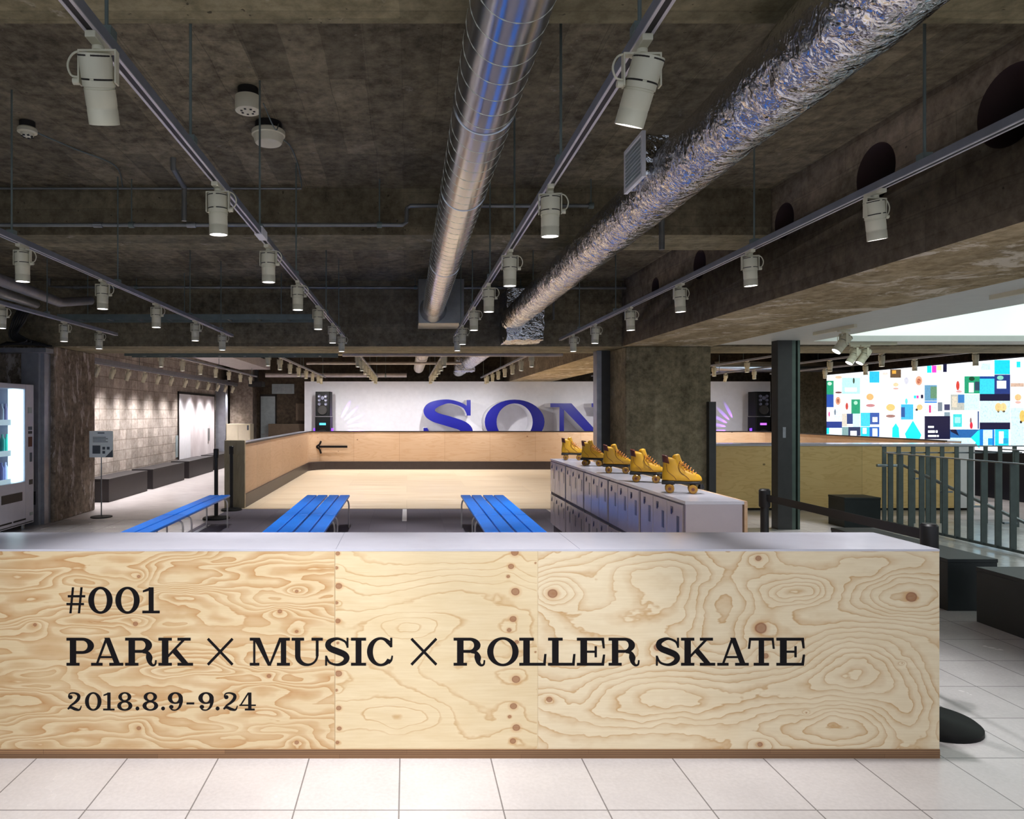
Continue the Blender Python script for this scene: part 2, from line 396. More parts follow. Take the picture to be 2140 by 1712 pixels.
# ------------------------------------------------------------------ lettering (slab-serif glyphs, cap height 1)
ST, TH = .228, .104
def R(x0, y0, x1, y1): return ('p', [(x0,y0),(x1,y0),(x1,y1),(x0,y1)])
def PO(*p): return ('p', list(p))
def ring(cx, cy, rx, ry, ix, iy, a0=0, a1=360, n=40, sq=2.0):
    A = [math.radians(a0+(a1-a0)*k/n) for k in range(n+1)]
    e = lambda c: math.copysign(abs(c)**(2/sq), c)
    return ('s', [(cx+rx*e(math.cos(a)), cy+ry*e(math.sin(a))) for a in A], [(cx+ix*e(math.cos(a)), cy+iy*e(math.sin(a))) for a in A])
def cr(pts, n=8):
    out = []; P = [pts[0]]+list(pts)+[pts[-1]]
    for i in range(1, len(P)-2):
        for k in range(n):
            t = k/n; out.append(tuple(.5*(2*P[i][c]+(P[i+1][c]-P[i-1][c])*t+(2*P[i-1][c]-5*P[i][c]+4*P[i+1][c]-P[i+2][c])*t*t+(3*P[i][c]-P[i-1][c]-3*P[i+1][c]+P[i+2][c])*t**3) for c in range(len(P[i]))))
    out.append(tuple(pts[-1])); return out
def stroke(*pts):
    q = cr(pts); a, b = [], []
    for i, (x, y, w) in enumerate(q):
        x0, y0, _ = q[max(0, i-1)]; x1, y1, _ = q[min(len(q)-1, i+1)]
        dx, dy = x1-x0, y1-y0; L = math.hypot(dx, dy) or 1
        a.append((x-dy/L*w/2, y+dx/L*w/2)); b.append((x+dy/L*w/2, y-dx/L*w/2))
    return ('s', a, b)
def bowl(x0, xc, x1, y0, y1, tv=TH, th=ST):
    cy = (y0+y1)/2; ry = (y1-y0)/2; rx = x1-xc
    o = [(x0, y1)]; i = [(x0, y1-tv)]
    for k in range(25):
        a = PI/2-PI*k/24; o.append((xc+rx*math.cos(a), cy+ry*math.sin(a))); i.append((xc+(rx-th)*math.cos(a), cy+(ry-tv)*math.sin(a)))
    o.append((x0, y0)); i.append((x0, y0+tv)); return ('s', o, i)
def stem(x, w=ST, s=.12, top=True, bot=True, y0=0, y1=1):
    r = [R(x, y0, x+w, y1)]
    if bot: r.append(R(x-s, y0, x+w+s, y0+TH))
    if top: r.append(R(x-s, y1-TH, x+w+s, y1))
    return r
def leg_r(x): return stroke((x, .5, TH), (x+.16, .46, .13), (x+.22, .3, ST), (x+.24, .13, .15), (x+.33, .02, .09), (x+.43, .05, .07), (x+.455, .2, .06))
S_ST = stroke(*[(a_, b_, c_*1.14) for a_, b_, c_ in ((.80,.68,.05),(.72,.86,.07),(.46,.965,.08),(.2,.88,.15),(.13,.74,.175),(.22,.61,.19),(.46,.51,.20),(.70,.40,.19),(.775,.26,.175),(.68,.11,.14),(.44,.035,.08),(.18,.12,.07),(.07,.34,.05))])
GL = {
 'P': stem(.12)+[bowl(.3,.56,.98,.42,1)],
 'R': stem(.12)+[bowl(.3,.56,.94,.46,1), leg_r(.62)],
 'K': stem(.12)+[PO((.28,.34),(.84,.95),(.96,.95),(.28,.22)), PO((.44,.52),(.58,.66),(1.08,.04),(.86,.04)), R(.66,1-TH,1.12,1), R(.66,0,1.2,TH)],
 'A': [PO((.16,.04),(.52,1),(.62,1),(.25,.04)), PO((.48,1),(.68,1),(1.06,.04),(.85,.04)), R(.28,.27,.88,.345), R(0,0,.42,TH), R(.66,0,1.17,TH)],
 'M': [R(.12,0,.2,1), R(1.1,0,1.29,1), R(0,0,.34,TH), R(.96,0,1.42,TH), R(0,1-TH,.3,1), R(1.12,1-TH,1.42,1), PO((.12,1),(.36,1),(.76,.0),(.64,.0)), PO((.66,0),(.74,0),(1.16,1),(1.04,1))],
 'U': [R(.12,.34,.31,1), R(0,1-TH,.44,1), R(.85,.34,.95,1), R(.70,1-TH,1.1,1), ('s', [(.12+.41*(1-math.cos(PI*k/24)), .36-.375*math.sin(PI*k/24)) for k in range(25)], [(.31+.275*(1-math.cos(PI*k/24)), .36-.28*math.sin(PI*k/24)) for k in range(25)])],
 'S': [S_ST, R(.77,.64,.84,1), R(.03,0,.10,.36)],
 'I': stem(.18, ST, .18),
 'C': [ring(.52,.5,.5,.52,.285,.43,42,325), R(.86,.66,.94,1), stroke((.74,.86,.1),(.84,.76,.1),(.90,.66,.06)), stroke((.80,.09,.09),(.90,.2,.08),(.94,.36,.06))],
 'O': [ring(.53,.5,.53,.52,.32,.43)],
 'L': stem(.12, ST, .14)+[R(.3,0,.9,TH), PO((.80,0),(.9,0),(.93,.42),(.85,.42))],
 'E': stem(.12)+[R(.3,0,.92,TH), R(.3,1-TH,.92,1), R(.3,.46,.64,.54), R(.6,.3,.68,.7), PO((.82,0),(.92,0),(.96,.40),(.885,.40)), PO((.82,1),(.92,1),(.95,.62),(.875,.62))],
 'T': [R(.37,0,.56,1), R(.2,0,.73,TH), R(.04,1-TH,.89,1), PO((.04,1),(.12,1),(.075,.60),(0,.60)), PO((.89,1),(.81,1),(.855,.60),(.93,.60))],
 '#': [PO((.11,0),(.20,0),(.30,1),(.21,1)), PO((.44,0),(.53,0),(.63,1),(.54,1)), R(0,.31,.68,.40), R(.05,.61,.73,.70)],
 '0': [ring(.45,.5,.45,.52,.235,.425)],
 '1': [R(.24,0,.43,1), R(0,0,.66,TH), PO((.02,.80),(.02,.88),(.3,1),(.3,.88))],
 '2': [ring(.2,.74,.115,.115,.001,.001), stroke((.09,.74,.06),(.16,.93,.08),(.4,.97,.09),(.62,.86,.16),(.62,.66,.18),(.44,.44,.14),(.2,.26,.10),(.07,.06,.08)), stroke((.05,.09,.08),(.22,.17,.15),(.46,.07,.16),(.68,.04,.1),(.78,.26,.05))],
 '8': [ring(.41,.755,.36,.265,.165,.18), ring(.41,.26,.42,.28,.205,.185)],
 '9': [ring(.38,.69,.39,.33,.17,.235), stroke((.66,.72,.19),(.68,.5,.18),(.6,.2,.13),(.42,.03,.08),(.22,.04,.08),(.1,.16,.06)), ring(.17,.2,.115,.11,.001,.001)],
 '4': [R(.48,0,.66,1), R(.3,0,.84,TH), R(0,.25,.9,.33), PO((0,.26),(.1,.26),(.56,1),(.46,1))],
 '.': [ring(.11,.11,.11,.11,.001,.001)],
 '-': [R(0,.33,.4,.45)],
 'x': [PO((0,.07),(.07,0),(1,.93),(.93,1)), PO((0,.93),(.07,1),(1,.07),(.93,0))],
 'N': [R(.2,0,.3,1), R(0,0,.52,.1), R(0,.9,.36,1), R(1.12,0,1.22,1), R(.9,.9,1.42,1), PO((.16,1),(.46,1),(1.22,0),(.98,0))],
}
def glyph(mb, ch, x0, x1, z0, z1, y0, y1, mi=0, ms=None):
    g = GL[ch]; xs = [p[0] for k in g for q in k[1:] for p in q]; lo, hi = min(xs), max(xs)
    fx = lambda a: x0+(a-lo)/(hi-lo)*(x1-x0); fz = lambda b: z0+b*(z1-z0); ms = mi if ms is None else ms
    for gi, k in enumerate(g):
        if gi: y0 -= min(.0015, abs(y1-y0)*.06)
        if k[0] == 'p':
            mb.prism([(fx(a), fz(b)) for a, b in k[1]], lambda a, b, h: (a, h, b), y0, y1, mi, ms)
        else:
            a = [(fx(p[0]), fz(p[1])) for p in k[1]]; b = [(fx(p[0]), fz(p[1])) for p in k[2]]; n = len(a)
            v = [(p[0], y0, p[1]) for p in a+b]+[(p[0], y1, p[1]) for p in a+b]
            mb.add(v, [(i, i+1, n+i+1, n+i) for i in range(n-1)]+[(2*n+i, 3*n+i, 3*n+i+1, 2*n+i+1) for i in range(n-1)], mi)
            e = [(i, 2*n+i, 2*n+i+1, i+1) for i in range(n-1)]+[(n+i, n+i+1, 3*n+i+1, 3*n+i) for i in range(n-1)]
            if math.hypot(a[0][0]-a[-1][0], a[0][1]-a[-1][1]) > 1e-4: e += [(0, n, 3*n, 2*n), (n-1, 3*n-1, 4*n-1, 2*n-1)]
            mb.add(v, e, ms)

# ------------------------------------------------------------------ reception counter
YC0, YC1, XC1, XC0 = 3.05, 3.48, 2.348, -2.4
K = F/YC0
cx = lambda p: (p-VX)/K
cz = lambda p: CH-(p-VY)/K
counter = thing('reception_counter', 'long pale plywood reception counter with white top and black lettering', 'counter', (0, 0, 0))
def vnoise(x, y, seed):
    r = np.random.RandomState(seed); T = r.rand(64, 64)
    xi = np.floor(x).astype(int); yi = np.floor(y).astype(int); fx = x-xi; fy = y-yi
    fx = fx*fx*fx*(fx*(fx*6-15)+10); fy = fy*fy*fy*(fy*(fy*6-15)+10); g = lambda a, b: T[a % 64, b % 64]
    return (g(xi, yi)*(1-fx)+g(xi+1, yi)*fx)*(1-fy)+(g(xi, yi+1)*(1-fx)+g(xi+1, yi+1)*fx)*fy
def fbm(x, y, seed, o=3):
    s, a = 0, 1
    for k in range(o): s = s+a*(vnoise(x*2**k+k*7.3, y*2**k+k*3.1, seed+k)-.5); a *= .5
    return s
KN = { # knots: x, y, radius in photo pixels of the counter front
 0: [(290,1205,5),(620,1236,5),(585,1278,6),(283,1304,7),(73,1306,5),(620,1320,5),(562,1413,6),(620,1552,6),(290,1522,6)],
 1: [(706,1157,6),(703,1187,5),(708,1225,9),(703,1260,5),(706,1298,7),(706,1344,4),(708,1408,9),(703,1443,4),(708,1480,7),(709,1523,6),(705,1552,5),
     (1076,1155,10),(1068,1184,8),(1062,1205,5),(1077,1237,11),(1072,1294,9),(1064,1317,6),(1080,1342,6),(1078,1420,11),(1073,1476,9),(1065,1498,5),(1079,1521,10),(1072,1549,8),(1119,1177,3),(1119,1363,3)],
 2: [(1155,1241,13),(1585,1167,8),(1905,1248,15),(1590,1313,16),(1600,1371,8),(1375,1353,11),(1148,1462,8),(1588,1556,7),(1685,1490,2),(1885,1386,2)]}
RG = { # grain swirls: x, y, half-width, half-height, amount
 0: [(200,1180,140,30,.5),(480,1165,120,26,-.5),(640,1290,60,30,.5),(300,1400,160,28,.55),(90,1420,70,30,-.5),(470,1440,90,30,.5),(640,1470,60,34,-.6)],
 1: [(860,1310,60,22,.42),(850,1500,95,30,.5),(780,1210,90,30,-.25),(960,1250,110,50,.3),(930,1400,70,30,-.25)],
 2: [(1375,1215,190,85,1.25),(1385,1450,170,55,1.0),(1668,1240,60,26,.6),(1790,1385,120,62,1.05),(1760,1520,130,50,-.6),(1905,1250,90,50,-.9),(1155,1235,60,40,.7),(1510,1250,60,110,-.5),(1900,1500,60,60,.5)]}
NX, NZ = 900, 170
gx = np.linspace(XC0, XC1, NX); gz = np.linspace(.04, .912, NZ)
X, Z = np.meshgrid(gx, gz); PX = X*K+VX; PY = VY+(CH-Z)*K
panel = np.where(PX < 700, 0, np.where(PX < 1124, 1, 2))
prm = {0: (9, 2.4, 14, 1.25, 3.6), 1: (4.5, 1.3, 4.5, .8, 4.4), 2: (3.5, 1.1, 3.6, 1.0, 6.5)}
grain = np.zeros_like(X); knot = np.ones_like(X)*9
for p in (0, 1, 2):
    mk = panel == p; x, z = PX[mk], PY[mk]; kz, fx_, fz_, A, dens = prm[p]
    wx = x+14*fbm(x/60, z/60, 31+p); wz = z+9*fbm(x/70+5, z/50, 41+p)
    f = kz*(z/474)*.35+A*fbm(wx/474*fx_, wz/474*fz_, 11+p, 2)+.035*fbm(x/16, z/9, 61+p, 2)
    for (a, b, sx, sz, q) in RG[p]: f = f+q*np.exp(-(((wx-a)/sx)**2+((wz-b)/sz)**2))
    kk = np.ones_like(x)*9
    for (a, b, r) in KN[p]:
        d2 = ((x-a)/1.15)**2+(z-b)**2
        f = f+(.5, .16, .3)[p]*np.exp(-(((x-a)/(r*4.2))**2+((z-b)/(r*2.4))**2))
        kk = np.minimum(kk, np.sqrt(d2)/(r*.72)*(1+.12*fbm(x/9, z/9, 71, 1)))
    grain[mk] = f*dens; knot[mk] = kk
mb = MB(); mb.v = [(a, YC0, c) for c in gz for a in gx]
mb.f = [[j*NX+i, j*NX+i+1, (j+1)*NX+i+1, (j+1)*NX+i] for j in range(NZ-1) for i in range(NX-1)]; mb.m = [0]*len(mb.f)
def counter_ply():
    t = NT('counter_plywood')
    at = lambda nm: t.n('ShaderNodeAttribute', attribute_name=nm).outputs['Fac']
    g, k, p = at('grain'), at('knot'), at('panel')
    sx = t.n('ShaderNodeSeparateXYZ'); t.l(t.coord(), sx.inputs[0]); xw = sx.outputs[0]
    isA = t.math('LESS_THAN', xw, cx(700)); isC = t.math('GREATER_THAN', xw, cx(1124))
    fine = t.noise(t.coord(scale=(3,1,70)), 2.2, 4, .6); fine2 = t.noise(t.coord(scale=(2,1,9)), 3.0, 3)
    w = t.math('FRACT', t.math('ADD', g, t.math('MULTIPLY', fine, .10)))
    lineA = t.ramp(w, [(0, BK), (.30, BK), (.5, (.45,.45,.45,1)), (.88, (.8,.8,.8,1)), (.95, WH), (1, BK)])
    lineC = t.ramp(w, [(0, BK), (.5, (.04,.04,.04,1)), (.84, (.5,.5,.5,1)), (.94, (.95,.95,.95,1)), (1, BK)])
    lineB = t.ramp(w, [(0, BK), (.80, (.05,.05,.05,1)), (.93, (.8,.8,.8,1)), (1, BK)]); lines = t.mix(isA, t.mix(isC, lineB, lineC), lineA)
    fade = t.ramp(t.noise(t.coord(scale=(1.2,1,4)), 2.4, 2), [(.25, (.45,.45,.45,1)), (.6, WH)])
    lines = t.math('MULTIPLY', lines, fade)
    base = t.mix(isA, lin((226,208,170)), lin((218,196,156)))
    base = t.mix(isC, base, lin((230,216,186)))
    base = t.mix(.22, base, t.ramp(fine2, [(.3, (208,178,128)), (.7, (238,222,190))]))
    line = t.mix(isA, lin((190,146,90)), lin((184,134,78)))
    col = t.mix(t.math('MULTIPLY', lines, .95), base, line)
    col = t.mix(.12, col, t.ramp(fine, [(.3, (190,154,104)), (.7, (240,226,196))]))
    halo = t.ramp(k, [(.20, WH), (.48, BK)])   # ramp input is knot/5
    k5 = t.math('MULTIPLY', k, .2); halo = t.ramp(k5, [(.17, WH), (.36, BK)])
    col = t.mix(t.math('MULTIPLY', halo, .55), col, lin((200,150,96)))
    core = t.ramp(k5, [(0, (.75,.75,.75,1)), (.13, (.7,.7,.7,1)), (.17, WH), (.21, BK)])
    col = t.mix(t.math('MULTIPLY', core, .9), col, lin((140,92,68)))
    seam = t.math('LESS_THAN', t.math('ABSOLUTE', t.math('SUBTRACT', xw, cx(700))), .0013)
    col = t.mix(t.math('MULTIPLY', seam, .6), col, lin((120,92,60)))
    seam2 = t.math('LESS_THAN', t.math('ABSOLUTE', t.math('SUBTRACT', xw, cx(1124))), .0012)
    col = t.mix(t.math('MULTIPLY', seam2, .3), col, lin((150,120,84)))
    t.set(Base_Color=col, Roughness=.45, Specular_IOR_Level=.3)
    return t.m
fr = mb.build('front_panel', counter_ply(), counter, flat=True, recalc=False)
for nm, arr in (('grain', grain), ('knot', knot)):
    a = fr.data.attributes.new(nm, 'FLOAT', 'POINT'); a.data.foreach_set('value', arr.astype(np.float32).ravel())
MB().box(XC0, XC1, YC0+.002, YC1, .04, .912).build('carcass', plywood('counter_side_ply', (226,206,166), (204,164,108), (120,80,56), 'yzx'), counter)
MB().box(XC0, XC1, YC0-.001, YC1+.002, .912, .921).build('worktop', M['white_gloss'], counter)
m = MB()
for p in (702, 1212): MB().box(cx(p)-.0008, cx(p)+.0008, YC0, YC1, .9211, .9214).build('worktop_joint', M['ink'], counter)
MB().box(XC0, XC1, YC0-.004, YC1, 0, .04).build('plinth', M['ply_edge'], counter)
C5 = lambda v: 120+v/2.7436
C6 = lambda v: 900+v/2.6098
TXT = [('#', C5(52), C5(160)), ('0', C5(177), C5(317)), ('0', C5(332), C5(472)), ('1', C5(487), C5(587))]
def line(items, ya, yb, label):
    z1, z0 = cz(ya), cz(yb); k = 0
    for wd in label.split('|'):
        mb = MB()
        for ch, a, b in items[k:k+len(wd)]: glyph(mb, ch, cx(a), cx(b), z0, z1, YC0-.0006, YC0-.0002)
        k += len(wd); o = mb.build('lettering', M['lettering'], counter); o['label'] = 'black lettering '+wd.replace('x', '\u00d7')
line(TXT, 1227.5, 1282, '#001')
T2 = [(c, C5(a), C5(b)) for c, a, b in (('P',52,210),('A',193,378),('R',388,570),('K',579,778),('x',857,1010),('M',1103,1333),('U',1343,1522),('S',1535,1675),('I',1683,1770),('C',1775,1925))]
T2 += [('x', 857.7, 914)]+[(c, C6(a), C6(b)) for c, a, b in (('R',125,298),('O',308,480),('L',483,632),('L',640,790),('E',797,952),('R',970,1140),('S',1228,1360),('K',1365,1552),('A',1563,1735),('T',1730,1877),('E',1885,2042))]
line(T2, 1333, 1391.5, 'PARK|x|MUSIC|x|ROLLER|SKATE')
T3 = [(c, C5(a), C5(b)) for c, a, b in (('2',57,140),('0',158,253),('1',262,328),('8',343,430),('.',448,470),('8',488,578),('.',595,617),('9',633,720),('-',740,785),('9',808,897),('.',907,930),('2',950,1035),('4',1043,1138))]
line(T3, 1447.5, 1485, '2018.8.9-9.24')

# ------------------------------------------------------------------ track lighting
def lamp(name, energy, size, blend, parent, loc, rot=(0,0,0), radius=.03, col=SPOT_COL):
    l = bpy.data.lights.new(name, 'SPOT'); l.energy = energy; l.spot_size = math.radians(size); l.spot_blend = 1 if size > 100 or size == 100.5 else blend; l.shadow_soft_size = radius; l.color = col
    o = bpy.data.objects.new(name, l); COL.objects.link(o); o.parent = parent; o.location = loc; o.rotation_euler = rot; return o
def make_spot(near, energy, size, name='track_spotlight', group=None):
    root = thing(name, '', 'spotlight', (0, 0, -50))
    n = 28 if near else 10
    m = MB().box(-.014, .014, -.05, .05, -.018, .0).cyl((0,0,-.018), (0,0,-.031), .016, n)
    m.build('adapter', M['cream'], root, bevel=.002 if near else 0)
    m = MB().box(-.05, .05, -.011, .011, -.035, -.030).box(-.0505, -.0465, -.011, .011, -.118, -.030).box(.0465, .0505, -.011, .011, -.118, -.030)
    if near: m.cyl((.0505,0,-.110), (.066,0,-.110), .009, 14)
    m.build('bracket', M['cream'], root)
    h = MB()
    h.lathe([(.041, .064), (.0415, .062), (.0415, .004), (.0395, .003), (.0395, 0), (.0415, -.001), (.0415, -.016), (.0385, -.017), (.0385, -.022), (.041, -.0225), (.0395, -.023)], (0,0,0), n)
    hs = h.build('housing', M['cream'], root, loc=(0, 0, -.106))
    if near:
        for hz, hr in ((.0015, .0402), (.0575, .0407)):
          sm = MB()
          for k in range(4):
            a0 = k*PI/2+.12
            sm.tube([(hr*math.cos(a0+j*.16), hr*math.sin(a0+j*.16), hz) for j in range(9)], .0022, 5)
          sm.build('vent_slots', M['slot'], hs)
    MB().lathe([(.0393, 0), (.0393, -.040), (.0386, -.041), (.0386, -.049), (.0393, -.050), (.0393, -.086), (.036, -.086), (.036, -.073)], (0,0,-.023), n, caps=False).build('snoot', M['cream'], hs)
    MB().lathe([(.0358, 0), (.0358, -.004)], (0,0,-.1015), n).build('lens', M['lens'] if near else M['lens_far'], hs)
    if near:
        MB().tube(cr([(.016,0,-.03), (.06,.004,-.035), (.078,.006,-.065), (.07,.005,-.095), (.05,.003,-.10)], 5), .0028, 6).build('cable', M['cream'], root)
    lamp('lamp', energy, size, .55, hs, (0, 0, -.115), (0, math.radians(-9 if size == 100.5 else 0), 0), .12 if size == 100.5 else .03)
    return root
SP_NEAR = make_spot(True, P_NEAR, 70); SP_FAR = make_spot(False, P_FAR, 88); SP_WASH = make_spot(False, P_WASH, 100.5); SP_WALL = make_spot(False, P_WALL, 150)
used = set(); ZT = CH+1.0
def spot(proto, x, y, z, label, group, tilt=(0, 0), rz=0):
    o = proto if proto not in used else copy_tree(proto); used.add(proto)
    o.location = (x, y, z-.012); o.rotation_euler = (0, 0, rz); tag(o, label, 'spotlight', group)
    for ch in o.children:
        if ch.name.startswith('housing'): ch.rotation_euler = (math.radians(tilt[0]), math.radians(tilt[1]), 0)
    return o
def track(x, y0, y1, z, label, rods, name='lighting_track', topf=None, feed=None):
    t = thing(name, label, 'lighting track', (x, y0, z)); L = y1-y0
    MB().box(-.017, .017, 0, L, -.010, .022).box(-.017, -.0085, 0, L, -.0135, -.010, 1).box(.0085, .017, 0, L, -.0135, -.010, 1).build('rail', [M['track_side'], M['track']], t)
    MB().box(-.0085, .0085, .002, L-.002, -.0115, -.010).build('rail_slot', M['track_slot'], t)
    for y in rods:
        zt = ZS
        for a, b, zz in ((2.05,2.6,ZJ),(5.68,6.21,ZJ),(YB0,YB1,ZB),(13.5,14,ZJ),(17.1,17.6,ZJ)):
            if a <= y <= b: zt = zz
        if topf: zt = topf
        MB().cyl((0, y-y0, .02), (0, y-y0, zt-z), .0055, 8).box(-.02, .02, y-y0-.02, y-y0+.02, .02, .045).build('hanger_rod', M['rod'], t)
    if feed: MB().box(-.022, .022, feed-y0-.07, feed-y0+.07, -.016, .03).build('feed_box', M['white'], t)
    return t
NEAR = [
 (-.8155, -1.5, 8.95, [1.88, 2.61, 3.84, 5.1, 7.0, 8.3], 'lighting track left of the round spiral duct', [(1.83,(-27,-3,PI)),(2.99,(4,0)),(4.08,(2,0)),(5.18,(0,0)),(6.37,(0,0)),(7.61,(0,0)),(8.66,(0,0))], 'on the track left of the spiral duct', 3.87),
 (.626, -1.5, 8.95, [1.86, 2.81, 4.02, 5.2, 6.6, 8.0], 'lighting track between the spiral duct and the foil duct', [(1.845,(-22,-12,PI)),(3.02,(4,0)),(4.2,(2,0)),(5.28,(0,0)),(6.45,(0,0)),(7.77,(0,0)),(8.56,(0,0))], 'on the track between the two ducts', None),
 (-2.255, -1.5, 8.95, [2.6, 3.95, 5.4, 7.2, 8.4], 'lighting track nearest the left side above the blue benches', [(2.9,(0,0)),(4.06,(2,0)),(5.13,(0,0)),(6.23,(0,0)),(7.38,(0,0)),(8.46,(0,0))], 'on the track above the single row of blue benches', None),
 (-3.69, 2.0, 8.8, [4.5, 7.1], 'short lighting track at the far left above the vending machine', [(5.1,(0,0)),(6.3,(0,0)),(7.45,(0,0)),(8.3,(0,0))], 'on the track above the vending machine', None),
 (2.084, -1.5, 9.4, [2.785, 4.15, 6.9, 8.35], 'lighting track beside the concrete beam with round holes', [(1.9,(0,0)),(3.08,(4,-10)),(4.2,(2,-3)),(5.28,(0,-3)),(6.45,(0,-2)),(7.65,(0,2)),(8.66,(0,0))], 'on the track beside the beam with round holes', None)]
for x, y0, y1, rods, lab, sp, where, feed in NEAR:
    track(x, y0, y1, ZT, lab, rods, feed=feed)
    vis = 0
    for y, tl in sp:
        if F*abs(x)/y > (850 if x < 0 else 1290)+20 or F/y > 900: lb = 'cream spotlight out of frame '+where
        else:
            lb = 'cream spotlight, %s from the camera %s' % (ORD[vis], where); vis += 1
        if lb.startswith('cream spotlight out'): continue
        spot(SP_NEAR, x, y, ZT, lb, 'near track spotlights', tl[:2], tl[2] if len(tl) > 2 else random.uniform(-.15, .15))
FAR = [(-4.1, 11.3, 18.9, 'over the left passage beyond the cross beam', 7, 1.1), (-2.255, 11.0, 19.2, 'over the left rink barrier', 8, 1.06), (-.8155, 11.3, 19.4, 'over the rink left of the far round duct', 8, 1.05),
       (.626, 11.3, 19.4, 'over the rink right of the far round duct', 8, 1.05), (2.084, 11.3, 19.4, 'over the rink along the long concrete beam', 8, 1.05),
       (4.97, 11.6, 18.6, 'just right of the pillar in the far opening', 5, 1.4), (6.42, 11.4, 18.0, 'behind the tall dark post in the far opening', 5, 1.4), (7.86, 11.2, 18.0, 'in front of the left end of the video wall', 5, 1.4), (9.25, 11.0, 17.6, 'running along the video wall', 5, 1.35)]
for x, y0, y1, where, n, st in FAR:
    track(x, y0-.15, y1, ZT, 'far lighting track '+where, [y0+.5, (y0+y1)/2, y1-.6], topf=2.72 if x < -4 else None)
    for k in range(n):
        last = k == n-1 and -3 < x < 10
        spot(SP_WALL if last else SP_FAR, x, min(18.2, y0+.25+k*st) if last else y0+.25+k*st, ZT, 'small spotlight, %s along the track %s' % (ORD[k], where), 'far track spotlights', (30 if last else 0, 0))
WY = [11.4, 12.0, 12.67, 13.46, 14.2, 15.0, 15.96, 16.9, 17.8, 18.7, 19.5, 20.3]
tr = track(-5.1, 11.0, 20.8, 2.34, 'low lighting track with boxed cover along the block wall', [13.2, 16.8], topf=ZS)
MB().box(-.04, .04, 0, 9.8, .022, .09).build('track_cover', M['insul'], tr)
for k, y in enumerate(WY):
    spot(SP_WASH, -5.1, y, 2.34, 'tilted cream spotlight over the block wall, %s from the pillar' % ORD[k], 'spotlights along the block wall', (0, 20))
# spots behind the camera that light the counter front (same fittings on the same tracks)
for k, x in enumerate((-2.255, -.8155, .626, 2.084)):
    o = spot(SP_NEAR, x, .45, ZT, 'cream spotlight aimed at the counter front, number %s across the tracks' % ORD[k], 'near track spotlights', (46, 0), 0)
    for ch in o.children_recursive:
        if ch.type == 'LIGHT': ch.data = ch.data.copy(); ch.data.energy = P_FRONT*(.7 if k == 0 else 1); ch.data.spot_size = math.radians(95); ch.data.spot_blend = .8
# short tracks on the white ceiling
def short_track(p, q, label):
    t = thing('ceiling_track', label, 'lighting track', p); d = Vector(q)-Vector(p)
    MB().obox((0,0,-.018), d+Vector((0,0,-.018)), .034, .036).build('rail', M['cream'], t); return t
short_track((4.80, 7.4, 2.475), (4.80, 8.15, 2.475), 'short ceiling track holding one large tilted spotlight beside the dark post')
short_track((5.95, 9.3, 2.475), (6.58, 9.3, 2.475), 'short ceiling track with two tilted spotlights near the glowing panel')
short_track((4.73, 4.7, 2.475), (4.73, 5.6, 2.475), 'empty short ceiling track at the upper right edge')
SP_C = make_spot(True, 40, 60)
for (x, y, rz, tl, lb) in ((4.80, 7.6, PI/2, (38, 0), 'large cream spotlight tilted down beside the dark post'), (6.02, 9.3, PI/2, (34, 0), 'left of two cream spotlights tilted down near the glowing panel'), (6.16, 9.3, PI/2, (34, 0), 'right of two cream spotlights tilted down near the glowing panel')):
    o = spot(SP_C, x, y, 2.45, lb, 'spotlights under the white ceiling', tl, rz); o.scale = (1.25,)*3

# ------------------------------------------------------------------ ducts
def ductY(name, x, z, r, y0, y1, label, seams, mat=None):
    t = thing(name, label, 'duct', (x, y0, z)); L = y1-y0
    MB().cyl((0,0,0), (0,L,0), r, 64).build('duct_body', mat or M['spiral'], t)
    if seams:
        k = int(L/.13*20)
        MB().tube([(r*math.cos(i*PI/10), i*.13/20, r*math.sin(i*PI/10)) for i in range(k)], .0023, 5).build('spiral_seam', M['seam'], t)
        mm = MB()
        for yy in seams: mm.lathe([(r+.001, -.03), (r+.004, -.029), (r+.004, .029), (r+.001, .03)], (0, yy-y0, 0), 64, axis='y')
        mm.build('joint_band', M['spiral'], t)
    for yy in ((L*.2, L*.8) if z else ()): MB().cyl((0, yy, r-.01), (0, yy, ZS-z), .006, 8).build('hanger', M['rod'], t)
    return t
d1 = ductY('spiral_duct', .332, CH+1.31, .133, -1.0, 8.72, 'round galvanised spiral duct hanging under the slab', [2.95, 4.05, 6.0])
MB().box(.15-.332, .72-.332, 9.7, 10.3, 1.135-1.31, 1.69-1.31).build('plenum_box', M['steel'], d1)
MB().lathe([(.175, 8.71), (.136, 8.60), (.134, 8.50)], (0, 1.0, 0), 40, axis='y').build('duct_collar', M['steel'], d1)
ductY('spiral_duct', .34, CH+1.28, .14, 11.0, 19.6, 'far round duct seen under the cross beam above the white wall', [13, 15], M['duct_far'])
